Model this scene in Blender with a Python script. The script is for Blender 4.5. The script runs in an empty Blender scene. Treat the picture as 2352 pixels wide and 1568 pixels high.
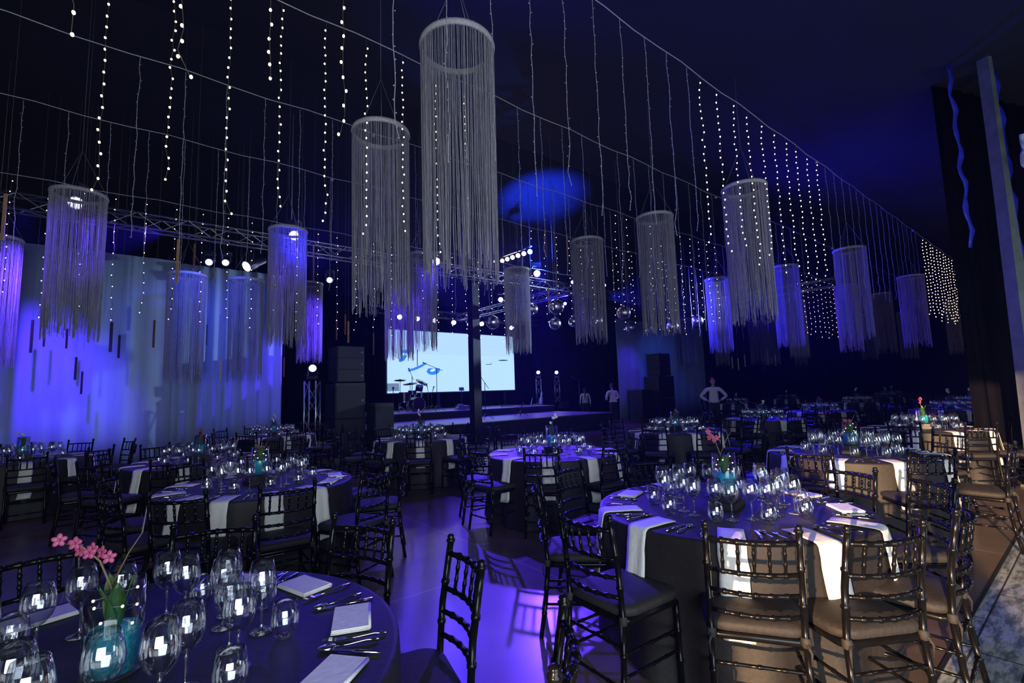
import bpy, math, random
from mathutils import Vector, Matrix
random.seed(7)
C = bpy.context.scene.collection
PI = math.pi
R = math.radians
# ------------------------------------------------------------------ camera, world, lights, exposure
FPX, PITCH, ROLL, EYE = 1105.2, .104334, -.0312433, 1.55
_c, _s = math.cos(PITCH), math.sin(PITCH)
FW = Vector((0, _c, _s)); _U = Vector((0, -_s, _c)); _R = Vector((1, 0, 0))
RT = _R*math.cos(ROLL) + _U*math.sin(ROLL)
UP = _U*math.cos(ROLL) - _R*math.sin(ROLL)
cam_data = bpy.data.cameras.new('camera')
cam = bpy.data.objects.new('camera', cam_data); C.objects.link(cam)
cam_data.sensor_width = 36; cam_data.lens = 36*FPX/2352
cam_data.clip_start = .05; cam_data.clip_end = 200
M = Matrix((RT, UP, -FW)).transposed().to_4x4(); M.translation = Vector((0, 0, EYE))
cam.matrix_world = M
bpy.context.scene.camera = cam
vs = bpy.context.scene.view_settings
vs.view_transform = 'Standard'; vs.look = 'None'; vs.gamma = 1; vs.use_curve_mapping = False; vs.exposure = .22
world = bpy.data.worlds.new('dusk'); bpy.context.scene.world = world
world.use_nodes = True
world.node_tree.nodes['Background'].inputs[0].default_value = (.3, .45, .8, 1)
world.node_tree.nodes['Background'].inputs[1].default_value = .25
cy = bpy.context.scene.cycles
cy.max_bounces = 8; cy.transparent_max_bounces = 32; cy.diffuse_bounces = 2; cy.glossy_bounces = 3
cy.sample_clamp_indirect = 3; cy.volume_bounces = 0

AZ = R(51)
UD = Vector((math.sin(AZ), math.cos(AZ), 0)); VD = Vector((-math.cos(AZ), math.sin(AZ), 0))
ROT_U = PI/2 - AZ            # rotation about z that turns local x into the hall's long direction
def W(u, v, z=0): return UD*u + VD*v + Vector((0, 0, z))
# survey of the hall: turns a bearing in the photo into a place in the hall
def ray(px, py):
    r = FW + RT*((px-1176)/FPX) + UP*((784-py)/FPX)
    return r/r.y
def at_z(px, py, z): r = ray(px, py); return Vector((0, 0, EYE)) + r*((z-EYE)/r.z)
def at_Y(px, py, y): return Vector((0, 0, EYE)) + ray(px, py)*y
def at_V(px, py, v): r = ray(px, py); return Vector((0, 0, EYE)) + r*(v/r.dot(VD))
def uv(p): return p.dot(UD), p.dot(VD)

def link(o, parent=None):
    C.objects.link(o)
    if parent: o.parent = parent
    return o
def add_light(name, kind, loc, target, energy, color, parent=None, **kw):
    l = bpy.data.lights.new(name, kind); l.energy = energy; l.color = color
    for k, v in kw.items(): setattr(l, k, v)
    o = bpy.data.objects.new(name, l); C.objects.link(o)
    o.rotation_euler = (Vector(target)-Vector(loc)).to_track_quat('-Z', 'Y').to_euler()
    o.location = loc
    return o
# low evening sun, let in by openings added to the unseen end wall behind the camera
SUN_AZ = R(36); SUN_EL = R(8.5)
sd = Vector((math.sin(SUN_AZ)*math.cos(SUN_EL), math.cos(SUN_AZ)*math.cos(SUN_EL), -math.sin(SUN_EL)))
add_light('sun', 'SUN', (-8, -8, 3), Vector((-8, -8, 3))+sd, 12, (1, .62, .33), angle=R(.5))
# soft daylight entering at the open side of the tent, behind the camera
add_light('daylight_opening', 'AREA', W(-1.2, -3.5, 1.9), W(1.2, 6, 1.6), 370, (.78, .89, 1), shape='RECTANGLE', size=4.6, size_y=3.4)
add_light('daylight_opening', 'AREA', W(8, -3.5, 1.8), W(8.6, 6, 1), 80, (.66, .86, 1), shape='RECTANGLE', size=3.6, size_y=2.8)  # second opening light, added to brighten the tables and chairs at right

BLUE = (.02, .012, 1); VIO = (.105, .035, 1); CYB = (.02, .07, 1)
# stage wash from the lighting truss: (place, aim, energy, colour, cone, blend)
TZ, TV = 5.2, 12.0
WASH = [
 (at_V(173, 466, 11.6), W(1.2, 6.5, .7), 3000, VIO, 34),
 (at_V(675, 541, 11.6), W(2.9, 2.2, .7), 2600, BLUE, 18),
 (at_V(1001, 600, 11.6), at_z(1110, 1370, 0), 8000, (.075, .03, 1), 36),
 (at_V(1233, 628, 11.6), W(4.4, 4.8, .6), 3600, VIO, 34),
 (W(-1.2, 11.4, 5.0), W(-1.7, 14.2, 1.7), 2000, VIO, 58),
 (W(1.5, 11.4, 5.0), W(1.6, 14.2, 2.2), 260, (.03, .07, 1), 90),
 (W(3.0, 13.0, 4.9), W(3.35, 14.2, 1.6), 420, VIO, 46),
 (W(20.2, 9, 4.9), W(13, 4, 3), 1700, BLUE, 90),
 (W(20.2, 11.0, 4.9), W(21.5, 14.4, 2.0), 150, (.05, .17, 1), 75),
 (W(10.2, 11.0, 4.9), at_V(1235, 350, 13.2), 14000, (.012, .045, 1), 48),
 (W(3, 11.6, 5.0), W(3.5, 4, 4.2), 3500, BLUE, 80),
 (W(14, 11.6, 5.0), W(16, 3, 4.2), 5000, BLUE, 80),
 (W(13, 12.6, 5.1), W(13, 21, 5.2), 3000, BLUE, 110),
 (W(20.2, 7.2, 5.0), at_Y(1350, 725, 15), 7000, (.55, .75, 1), 30),
 (W(19.5, 12.6, 5.1), W(18.6, 14.6, 1.2), 260, VIO, 60),
]
# narrow violet beams on single fringe chandeliers: (bearing of the chandelier, depth of the lamp across the hall, energy)
for px, py, y, vl, e in ((183, 560, 7.8, 11.7, 1500), (662, 640, 10.0, 11.7, 260), (712, 740, 14.0, 12.3, 900), (968, 690, 13.0, 12.3, 900), (916, 720, 14.2, 12.3, 700), (1646, 720, 15.6, 11.3, 700), (1826, 740, 19.0, 11.3, 900), (1578, 780, 20.0, 11.8, 500), (-8, 650, 8.8, 11.7, 500)):
    q = at_Y(px, py, y); u_, v_ = uv(q); lp = W(u_+1.2, vl, 5.0)
    WASH.append((lp+Vector((0, .35, .1)), q, e*3.2, VIO, 40))
for i, (p, t, e, c, sp) in enumerate(WASH):
    add_light('stage_wash', 'SPOT', p - Vector((0, .35, .1)), t, e, c, spot_size=R(sp), spot_blend=.95, shadow_soft_size=.08)
for k in range(4):
    add_light('stage_downlight', 'SPOT', W(8.5+2.4*k, 17.2, 4.9), W(8.8+2.4*k, 15.4, .7), 950, (.1, .03, 1), spot_size=R(70), spot_blend=.6, shadow_soft_size=.1)

# ------------------------------------------------------------------ materials
def mat(name, col, rough=.5, metal=0, emit=None, strength=0, noise=0, nscale=8, bump=0, spec=None, sheen=0, sampling=None, ncol=None, stretch=None):
    m = bpy.data.materials.new(name); m.use_nodes = True
    nt = m.node_tree; b = nt.nodes['Principled BSDF']
    b.inputs['Base Color'].default_value = (*col, 1); b.inputs['Roughness'].default_value = rough; b.inputs['Metallic'].default_value = metal
    if spec is not None: b.inputs['Specular IOR Level'].default_value = spec
    if sheen: b.inputs['Sheen Weight'].default_value = sheen
    if emit: b.inputs['Emission Color'].default_value = (*emit, 1); b.inputs['Emission Strength'].default_value = strength
    if noise or bump:
        tc = nt.nodes.new('ShaderNodeTexCoord'); n = nt.nodes.new('ShaderNodeTexNoise')
        n.inputs['Scale'].default_value = nscale; n.inputs['Detail'].default_value = 6
        src = tc.outputs['Object']
        if stretch:
            mp = nt.nodes.new('ShaderNodeMapping'); mp.inputs['Scale'].default_value = stretch
            nt.links.new(src, mp.inputs['Vector']); src = mp.outputs['Vector']
        nt.links.new(src, n.inputs['Vector'])
        if noise:
            cr = nt.nodes.new('ShaderNodeValToRGB')
            c2 = ncol or tuple(x*(1-noise) for x in col)
            cr.color_ramp.elements[0].position = .35; cr.color_ramp.elements[1].position = .65
            cr.color_ramp.elements[0].color = (*c2, 1); cr.color_ramp.elements[1].color = (*col, 1)
            nt.links.new(n.outputs['Fac'], cr.inputs[0]); nt.links.new(cr.outputs[0], b.inputs['Base Color'])
        if bump:
            bp = nt.nodes.new('ShaderNodeBump'); bp.inputs['Strength'].default_value = bump; bp.inputs['Distance'].default_value = .02
            nt.links.new(n.outputs['Fac'], bp.inputs['Height']); nt.links.new(bp.outputs[0], b.inputs['Normal'])
    if sampling: m.cycles.emission_sampling = sampling
    return m
def thin_glass(name, tint, gloss):
    m = bpy.data.materials.new(name); m.use_nodes = True; nt = m.node_tree; nt.nodes.clear()
    out = nt.nodes.new('ShaderNodeOutputMaterial'); mix = nt.nodes.new('ShaderNodeMixShader')
    tr = nt.nodes.new('ShaderNodeBsdfTransparent'); gl = nt.nodes.new('ShaderNodeBsdfGlossy')
    lw = nt.nodes.new('ShaderNodeLayerWeight'); mr = nt.nodes.new('ShaderNodeMapRange')
    tr.inputs[0].default_value = (*tint, 1); gl.inputs[0].default_value = (1, 1, 1, 1); gl.inputs[1].default_value = .05
    lw.inputs[0].default_value = .45
    mr.inputs['To Min'].default_value = gloss; mr.inputs['To Max'].default_value = .9
    nt.links.new(lw.outputs['Facing'], mr.inputs[0])
    pw = nt.nodes.new('ShaderNodeMath'); pw.operation = 'POWER'; pw.inputs[1].default_value = 1.6
    nt.links.new(mr.outputs[0], pw.inputs[0])
    nt.links.new(pw.outputs[0], mix.inputs[0]); nt.links.new(tr.outputs[0], mix.inputs[1]); nt.links.new(gl.outputs[0], mix.inputs[2])
    nt.links.new(mix.outputs[0], out.inputs[0])
    return m
MT = {}
MT['lacquer'] = mat('black_lacquer', (.005, .005, .005), .21, noise=.3, nscale=30, spec=.22)
MT['cushion'] = mat('black_cushion_fabric', (.022, .019, .018), .75, noise=.3, nscale=60, bump=.15)
MT['cloth'] = mat('black_tablecloth', (.019, .0165, .0155), .6, noise=.25, nscale=40, bump=.08, spec=.35)
MT['napkin'] = mat('white_linen', (.85, .83, .78), .75, noise=.06, nscale=50, bump=.15)
MT['glass'] = thin_glass('clear_glass', (.95, .97, .99), .4)
MT['vase'] = thin_glass('vase_glass', (.97, .98, .98), .12)
MT['steel'] = mat('polished_steel', (.75, .75, .76), .16, 1, noise=.05, nscale=20)
MT['alu'] = mat('aluminium_tube', (.5, .51, .54), .35, 1, noise=.15, nscale=12)
MT['gel'] = mat('aqua_gel_beads', (.04, .8, .95), .25, noise=.55, nscale=90, bump=.6, ncol=(.015, .5, .7))
MT['leaf'] = mat('orchid_leaf', (.07, .2, .03), .4, noise=.4, nscale=12)
MT['stem'] = mat('orchid_stem', (.2, .13, .06), .6, noise=.3)
MT['pink'] = mat('pink_petal', (.4, .06, .15), .5, noise=.25, nscale=25)
MT['magenta'] = mat('magenta_petal', (.8, .05, .3), .5, noise=.25, nscale=25)
MT['white_petal'] = mat('white_petal', (.8, .76, .7), .5, noise=.1, nscale=25)
MT['red'] = mat('red_petal', (.6, .03, .05), .5, noise=.25, nscale=25)
MT['black'] = mat('black_painted_wood', (.015, .015, .016), .5, noise=.3, nscale=15)
MT['fringe'] = mat('silver_grey_yarn', (.6, .57, .64), .7, noise=.5, nscale=14, stretch=(8, 8, 1))
def add_translucent(m, col):
    nt = m.node_tree; b = nt.nodes['Principled BSDF']; o = [n for n in nt.nodes if n.type == 'OUTPUT_MATERIAL'][0]
    t = nt.nodes.new('ShaderNodeBsdfTranslucent'); t.inputs[0].default_value = (*col, 1); x = nt.nodes.new('ShaderNodeMixShader'); x.inputs[0].default_value = .42
    nt.links.new(b.outputs[0], x.inputs[1]); nt.links.new(t.outputs[0], x.inputs[2]); nt.links.new(x.outputs[0], o.inputs[0])
add_translucent(MT['fringe'], (.66, .62, .72))
MT['hoop'] = mat('white_wrapped_hoop', (.5, .48, .52), .7, noise=.25, nscale=40, bump=.3)
MT['wire'] = mat('clear_light_wire', (.42, .42, .46), .5, noise=.3, nscale=60)
MT['wire_dark'] = mat('dark_light_wire', (.09, .08, .07), .5, noise=.3)
MT['bulb_far'] = mat('warm_white_led', (1, .85, .6), .3, emit=(1, .82, .55), strength=16, sampling='NONE', noise=.01)
MT['bulb'] = mat('warm_led', (1, .8, .5), .3, emit=(1, .78, .42), strength=7, sampling='NONE', noise=.01)
MT['bulb_amber'] = mat('amber_led', (1, .75, .4), .3, emit=(1, .68, .3), strength=5, sampling='NONE', noise=.01)
MT['rope'] = mat('dark_steel_cable', (.25, .25, .27), .5, noise=.3)
MT['lens'] = mat('lit_blue_white_lens', (1, 1, 1), .2, emit=(.5, .42, 1), strength=60, sampling='FRONT_BACK', noise=.01)
MT['lens_blue'] = mat('lit_pale_blue_lens', (1, 1, 1), .2, emit=(.22, .35, 1), strength=6, sampling='NONE', noise=.01)
MT['lens_warm'] = mat('lit_warm_lens', (1, 1, 1), .2, emit=(1, .7, .48), strength=22, sampling='FRONT_BACK', noise=.01)
MT['fixture'] = mat('black_fixture', (.02, .02, .022), .4, noise=.2)
MT['speaker'] = mat('black_speaker_cabinet', (.012, .013, .016), .6, noise=.3, nscale=25, bump=.1)
MT['grille'] = mat('speaker_grille', (.02, .02, .03), .45, .3, noise=.4, nscale=90)
MT['tan'] = mat('pale_wood_slat', (.5, .3, .12), .6, noise=.35, nscale=9, stretch=(6, 6, 1))
MT['brown'] = mat('brown_wood_slat', (.22, .08, .03), .6, noise=.4, nscale=9, stretch=(6, 6, 1))
MT['dark_wood'] = mat('dark_wood_slat', (.03, .02, .02), .6, noise=.4, nscale=9, stretch=(6, 6, 1))
MT['drape'] = mat('pale_voile_drape', (.27, .34, .56), .8, noise=.1, nscale=3, stretch=(3, 3, .3))  # blue of the stage lights put into the colour of a white drape
MT['black_drape'] = mat('black_stage_drape', (.005, .005, .007), .95, spec=0, noise=.4, nscale=3, stretch=(4, 4, .3))
MT['roof'] = mat('dark_tent_roof', (.007, .008, .012), .9, noise=.35, nscale=.5)
MT['stage'] = mat('grey_stage_deck', (.2, .19, .23), .38, noise=.2, nscale=4)
MT['skirt'] = mat('black_stage_skirt', (.018, .018, .02), .8, noise=.4, nscale=5)
MT['column'] = mat('grey_green_column', (.12, .14, .135), .5, noise=.3, nscale=6)
MT['skin'] = mat('skin', (.45, .25, .17), .5, noise=.1)
MT['shirt'] = mat('white_shirt', (.7, .7, .74), .8, noise=.08, nscale=20, bump=.2)
MT['trousers'] = mat('black_trousers', (.015, .015, .018), .8, noise=.2)
MT['hair'] = mat('dark_hair', (.012, .01, .009), .5, noise=.3, nscale=50)
MT['cymbal'] = mat('bronze_cymbal', (.4, .3, .2), .3, 1, noise=.3, nscale=30)
MT['drum'] = mat('dark_drum_shell', (.03, .02, .05), .2, noise=.2)
MT['drumhead'] = mat('drum_skin', (.35, .33, .4), .4, noise=.1)
MT['crumple'] = mat('white_plastic_wrap', (.8, .85, .85), .3, noise=.2, nscale=18, bump=.8)

def floor_material():
    m = bpy.data.materials.new('polished_brown_concrete'); m.use_nodes = True; nt = m.node_tree; b = nt.nodes['Principled BSDF']
    tc = nt.nodes.new('ShaderNodeTexCoord'); n = nt.nodes.new('ShaderNodeTexNoise'); n.inputs['Scale'].default_value = 1.7; n.inputs['Detail'].default_value = 8
    n2 = nt.nodes.new('ShaderNodeTexNoise'); n2.inputs['Scale'].default_value = 5; n2.inputs['Detail'].default_value = 8
    nt.links.new(tc.outputs['Object'], n.inputs[0]); nt.links.new(tc.outputs['Object'], n2.inputs[0])
    cr = nt.nodes.new('ShaderNodeValToRGB'); cr.color_ramp.elements[0].position = .3; cr.color_ramp.elements[1].position = .7
    cr.color_ramp.elements[0].color = (.075, .05, .042, 1); cr.color_ramp.elements[1].color = (.15, .105, .085, 1)
    nt.links.new(n.outputs['Fac'], cr.inputs[0])
    br = nt.nodes.new('ShaderNodeTexBrick'); br.offset = 0; br.inputs['Scale'].default_value = 1
    br.inputs['Brick Width'].default_value = 3.2; br.inputs['Row Height'].default_value = 3.2; br.inputs['Mortar Size'].default_value = .006; br.inputs['Mortar Smooth'].default_value = .2
    br.inputs['Color1'].default_value = (0, 0, 0, 1); br.inputs['Color2'].default_value = (0, 0, 0, 1); br.inputs['Mortar'].default_value = (1, 1, 1, 1)
    mp = nt.nodes.new('ShaderNodeMapping'); jx, jy = uv(at_z(1190, 1290, 0)); mp.inputs['Location'].default_value = (-jx, -jy, 0)
    nt.links.new(tc.outputs['Object'], mp.inputs[0]); nt.links.new(mp.outputs[0], br.inputs[0])
    mx = nt.nodes.new('ShaderNodeMix'); mx.data_type = 'RGBA'; mx.inputs[7].default_value = (.32, .28, .24, 1)
    nt.links.new(br.outputs['Color'], mx.inputs[0]); nt.links.new(cr.outputs[0], mx.inputs[6]); nt.links.new(mx.outputs[2], b.inputs['Base Color'])
    mr = nt.nodes.new('ShaderNodeMapRange'); mr.inputs['To Min'].default_value = .27; mr.inputs['To Max'].default_value = .31
    nt.links.new(n2.outputs['Fac'], mr.inputs[0]); nt.links.new(mr.outputs[0], b.inputs['Roughness'])
    return m
def deck_material():
    m = bpy.data.materials.new('weathered_white_planks'); m.use_nodes = True; nt = m.node_tree; b = nt.nodes['Principled BSDF']
    tc = nt.nodes.new('ShaderNodeTexCoord'); n = nt.nodes.new('ShaderNodeTexNoise'); n.inputs['Scale'].default_value = 5; n.inputs['Detail'].default_value = 10; n.inputs['Roughness'].default_value = .7
    mp = nt.nodes.new('ShaderNodeMapping'); mp.inputs['Scale'].default_value = (1, 3.5, 1)
    nt.links.new(tc.outputs['Object'], mp.inputs[0]); nt.links.new(mp.outputs[0], n.inputs[0])
    cr = nt.nodes.new('ShaderNodeValToRGB'); cr.color_ramp.elements[0].position = .42; cr.color_ramp.elements[1].position = .56
    cr.color_ramp.elements[0].color = (.11, .14, .16, 1); cr.color_ramp.elements[1].color = (.42, .44, .45, 1)
    nt.links.new(n.outputs['Fac'], cr.inputs[0])
    br = nt.nodes.new('ShaderNodeTexBrick'); br.inputs['Scale'].default_value = 1; br.inputs['Brick Width'].default_value = 1.1; br.inputs['Row Height'].default_value = .22
    br.inputs['Mortar Size'].default_value = .006; br.inputs['Color1'].default_value = (1, 1, 1, 1); br.inputs['Color2'].default_value = (.7, .72, .75, 1); br.inputs['Mortar'].default_value = (.12, .12, .12, 1)
    nt.links.new(tc.outputs['Object'], br.inputs[0])
    mx = nt.nodes.new('ShaderNodeMix'); mx.data_type = 'RGBA'; mx.blend_type = 'MULTIPLY'; mx.inputs[0].default_value = 1
    nt.links.new(cr.outputs[0], mx.inputs[6]); nt.links.new(br.outputs['Color'], mx.inputs[7]); nt.links.new(mx.outputs[2], b.inputs['Base Color'])
    b.inputs['Roughness'].default_value = .5
    bp = nt.nodes.new('ShaderNodeBump'); bp.inputs['Strength'].default_value = .4; bp.inputs['Distance'].default_value = .01
    nt.links.new(n.outputs['Fac'], bp.inputs['Height']); nt.links.new(bp.outputs[0], b.inputs['Normal'])
    return m
def screen_material():
    m = bpy.data.materials.new('lit_pale_blue_screen'); m.use_nodes = True; nt = m.node_tree; b = nt.nodes['Principled BSDF']
    b.inputs['Base Color'].default_value = (.02, .02, .02, 1)
    tc = nt.nodes.new('ShaderNodeTexCoord'); sp = nt.nodes.new('ShaderNodeSeparateXYZ'); nt.links.new(tc.outputs['Object'], sp.inputs[0])
    wv = nt.nodes.new('ShaderNodeMath'); wv.operation = 'MULTIPLY'; wv.inputs[1].default_value = 70; nt.links.new(sp.outputs['Z'], wv.inputs[0])
    sn = nt.nodes.new('ShaderNodeMath'); sn.operation = 'SINE'; nt.links.new(wv.outputs[0], sn.inputs[0])
    gt = nt.nodes.new('ShaderNodeMath'); gt.operation = 'GREATER_THAN'; gt.inputs[1].default_value = .55; nt.links.new(sn.outputs[0], gt.inputs[0])
    up = nt.nodes.new('ShaderNodeMath'); up.operation = 'GREATER_THAN'; up.inputs[1].default_value = .35; nt.links.new(sp.outputs['Z'], up.inputs[0])
    ml = nt.nodes.new('ShaderNodeMath'); ml.operation = 'MULTIPLY'; nt.links.new(gt.outputs[0], ml.inputs[0]); nt.links.new(up.outputs[0], ml.inputs[1])
    mx = nt.nodes.new('ShaderNodeMix'); mx.data_type = 'RGBA'; mx.inputs[6].default_value = (.43, .67, 1, 1); mx.inputs[7].default_value = (.36, .55, .86, 1)
    nt.links.new(ml.outputs[0], mx.inputs[0]); nt.links.new(mx.outputs[2], b.inputs['Emission Color']); b.inputs['Emission Strength'].default_value = 1
    return m
def mirror_material():
    m = bpy.data.materials.new('mirror_tiles'); m.use_nodes = True; nt = m.node_tree; b = nt.nodes['Principled BSDF']
    b.inputs['Metallic'].default_value = 1; b.inputs['Roughness'].default_value = .24
    tc = nt.nodes.new('ShaderNodeTexCoord'); n = nt.nodes.new('ShaderNodeTexNoise'); n.inputs['Scale'].default_value = 14
    nt.links.new(tc.outputs['Object'], n.inputs[0]); cr = nt.nodes.new('ShaderNodeValToRGB')
    cr.color_ramp.elements[0].color = (.6, .64, .72, 1); cr.color_ramp.elements[1].color = (1, 1, 1, 1)
    nt.links.new(n.outputs['Fac'], cr.inputs[0]); nt.links.new(cr.outputs[0], b.inputs['Base Color'])
    return m
MT['floor'] = floor_material(); MT['deck'] = deck_material(); MT['screen'] = screen_material(); MT['mirror'] = mirror_material()
MT['scr_blue'] = mat('screen_azure_shape', (.01, .02, .05), .5, emit=(.03, .27, .95), strength=.8, sampling='NONE', noise=.01)
MT['scr_dark'] = mat('screen_dark_shape', (.01, .01, .02), .5, emit=(.02, .03, .08), strength=.6, sampling='NONE', noise=.01)
MT['scr_pale'] = mat('screen_white_shape', (.02, .02, .05), .5, emit=(.55, .78, 1), strength=1, sampling='NONE', noise=.01)

# ------------------------------------------------------------------ mesh collector
class MB:
    def __init__(s): s.v = []; s.f = []; s.sm = []
    def add(s, vs, fs, smooth=True):
        k = len(s.v); s.v += [tuple(v) for v in vs]; s.f += [tuple(i+k for i in f) for f in fs]; s.sm += [smooth]*len(fs); return s
    def box(s, c, d, M=None, smooth=False):
        x, y, z = [q/2 for q in d]; c = Vector(c)
        vs = [Vector((sx*x, sy*y, sz*z)) for sx in (-1, 1) for sy in (-1, 1) for sz in (-1, 1)]
        if M: vs = [M @ v for v in vs]
        return s.add([v+c for v in vs], [(0, 1, 3, 2), (4, 6, 7, 5), (0, 4, 5, 1), (2, 3, 7, 6), (0, 2, 6, 4), (1, 5, 7, 3)], smooth)
    def tube(s, pts, rad, n=8, cap=True):
        pts = [Vector(p) for p in pts]; m = len(pts)
        rad = rad if isinstance(rad, (list, tuple)) else [rad]*m
        vs = []; ref = None
        for i, p in enumerate(pts):
            d = (pts[min(i+1, m-1)] - pts[max(i-1, 0)]).normalized()
            if ref is None: ref = Vector((1, 0, 0)) if abs(d.x) < .8 else Vector((0, 1, 0))
            a = d.cross(ref).normalized(); b = d.cross(a)
            for k in range(n):
                t = 2*PI*k/n; vs.append(p + (a*math.cos(t)+b*math.sin(t))*rad[i])
        fs = [(i*n+k, i*n+(k+1) % n, (i+1)*n+(k+1) % n, (i+1)*n+k) for i in range(m-1) for k in range(n)]
        if cap: fs += [tuple(range(n-1, -1, -1)), tuple((m-1)*n+k for k in range(n))]
        return s.add(vs, fs)
    def lathe(s, prof, n=16, c=(0, 0, 0), M=None, smooth=True):
        c = Vector(c); vs = []; m = len(prof)
        for r, z in prof:
            for k in range(n):
                t = 2*PI*k/n; v = Vector((r*math.cos(t), r*math.sin(t), z)); vs.append((M @ v if M else v)+c)
        fs = [(i*n+k, i*n+(k+1) % n, (i+1)*n+(k+1) % n, (i+1)*n+k) for i in range(m-1) for k in range(n)]
        if prof[0][0] > 1e-4 and prof[0][0] != prof[-1][0]: pass
        return s.add(vs, fs, smooth)
    def disc(s, c, r, n=16, M=None):
        c = Vector(c); vs = [Vector((r*math.cos(2*PI*k/n), r*math.sin(2*PI*k/n), 0)) for k in range(n)]
        return s.add([(M @ v if M else v)+c for v in vs], [tuple(range(n))], False)
    def ball(s, c, r, n=10, m=7, sc=(1, 1, 1), M=None):
        prof = [(max(1e-5, math.sin(PI*i/m)), -math.cos(PI*i/m)) for i in range(m+1)]
        D = Matrix.Diagonal((r*sc[0], r*sc[1], r*sc[2])).to_3x3()
        return s.lathe(prof, n, c, (M @ D) if M else D)
    def mesh(s, name, mt):
        me = bpy.data.meshes.new(name); me.from_pydata(s.v, [], s.f); me.update()
        me.polygons.foreach_set('use_smooth', s.sm)
        me.materials.append(mt); return me
    def build(s, name, mt, parent=None, loc=None):
        o = bpy.data.objects.new(name, s.mesh(name, mt)); link(o, parent)
        if loc is not None: o.location = loc
        return o
def tag(o, label=None, cat=None, group=None, kind=None):
    if label: o['label'] = label
    if cat: o['category'] = cat
    if group: o['group'] = group
    if kind: o['kind'] = kind
    return o
def empty(name, loc=(0, 0, 0), rz=0, label=None, cat=None, group=None):
    o = bpy.data.objects.new(name, None); C.objects.link(o); o.location = loc; o.rotation_euler = (0, 0, rz); o.empty_display_size = .1
    return tag(o, label, cat, group)
def copy_tree(o, parent=None):
    c = o.copy(); C.objects.link(c); c.parent = parent
    for ch in [x for x in KIDS.get(o.name, [])]: copy_tree(ch, c)
    return c
KIDS = {}
def seal(o):                                  # remember the part tree of a prototype
    KIDS[o.name] = list(o.children)
    for ch in o.children: seal(ch)
def inst(proto, used, loc, rz=0, sc=1):
    o = proto if not used[0] else copy_tree(proto)
    used[0] = True
    o.location = loc; o.rotation_euler = (0, 0, rz); o.scale = (sc, sc, sc) if not isinstance(sc, tuple) else sc
    return o
ORD = ['first','second','third','fourth','fifth','sixth','seventh','eighth','ninth','tenth','eleventh','twelfth','thirteenth','fourteenth','fifteenth','sixteenth','seventeenth','eighteenth','nineteenth','twentieth']
ORD += ['twenty-'+x for x in ORD[:9]] + ['thirtieth'] + ['thirty-'+x for x in ORD[:9]] + ['fortieth'] + ['forty-'+x for x in ORD[:9]] + ['fiftieth'] + ['fifty-'+x for x in ORD[:9]] + ['sixtieth'] + ['sixty-'+x for x in ORD[:9]]

# ------------------------------------------------------------------ the setting
def hall_obj(o): o.rotation_euler = (0, 0, ROT_U); return o
def struct(name, mb, mt): o = mb.build(name, mt); hall_obj(o); return tag(o, kind='structure')
U0, U1, V0, V1 = -7.0, 38.0, -3.8, 21.6
EDGE = .73
m = MB(); m.box(((U0+U1)/2, (EDGE+V1)/2, -.05), (U1-U0, V1-EDGE, .1)); struct('floor', m, MT['floor'])
m = MB(); m.box(((U0+U1)/2, (EDGE+V0)/2, -.052), (U1-U0, EDGE-V0-.016, .1)); struct('floor_outer', m, MT['deck'])
m = MB(); m.box(((U0+U1)/2, EDGE, -.045), (U1-U0, .02, .1)); struct('trim_1', m, MT['black'])
def curtain(u0, u1, z0, z1, amp=.05, wl=.35, seed=0, th=True, flare=0):
    rnd = random.Random(seed); n = int((u1-u0)/wl*8)+2; k = 5; vs = []; ph = 0; pos = []
    for i in range(n):
        t = i/(n-1); ph += (8/8)*2*PI/8*(.7+.6*rnd.random()); a = amp*(.5+.7*rnd.random())
        pos.append((u0+(u1-u0)*t, math.sin(ph)*a))
    for j in range(k):
        z = z0+(z1-z0)*j/(k-1); w = .6+.4*(1-j/(k-1))
        for u, y in pos: vs.append((u, y*w, z))
    fs = [(j*n+i, j*n+i+1, (j+1)*n+i+1, (j+1)*n+i) for j in range(k-1) for i in range(n-1)]
    return MB().add(vs, fs)
def solid(o, th=.012):
    md = o.modifiers.new('thickness', 'SOLIDIFY'); md.thickness = th; return o
def wall_u(name, v, u0, u1, z1, seed): # along U
    m = curtain(u0, u1, 0, z1, .06, .6, seed); o = m.build(name, MT['black_drape']); hall_obj(o); o.location = W(0, v); solid(o, .03); return tag(o, kind='structure')
def wall_v(name, u, v0, v1, z0, z1, seed):
    m = curtain(v0, v1, z0, z1, .05, .6, seed); o = m.build(name, MT['black_drape']); o.rotation_euler = (0, 0, ROT_U+PI/2); o.location = W(u, 0); solid(o, .03); return tag(o, kind='structure')
wall_u('wall_back', V1, U0, U1, 6.2, 1)
wall_v('wall_far', U1, V0, V1, 0, 9, 2)
# unseen near end wall, its pier, headers and openings shaped to cut the sunlight; open side wall with a wide opening and a second one added
wall_v('wall_near', U0, -1.235, V1, 0, 9, 3)
wall_v('unseen_sun_pier', U0, -2.55, -2.24, 0, 9, 4)
wall_v('unseen_sun_header', U0, -2.3, -1.05, 2.8, 9, 6)
wall_v('unseen_sun_high_header', U0, V0, -2.5, 4.2, 9, 5)
wall_u('wall_side', V0, 1.6, 5.9, 5.2, 7)
wall_u('wall_side_end', V0, 10.1, U1, 5.2, 17)
wall_u('wall_side_corner', V0, U0, -4.2, 5.2, 8)
for k, (a, b) in enumerate(((-4.3, 1.7), (5.8, 10.2))):
    m = curtain(a, b, 3.8, 5.2, .05, .6, 9); o = m.build('wall_side_header', MT['black_drape']); hall_obj(o); o.location = W(0, V0); solid(o, .03); tag(o, kind='structure')
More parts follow.
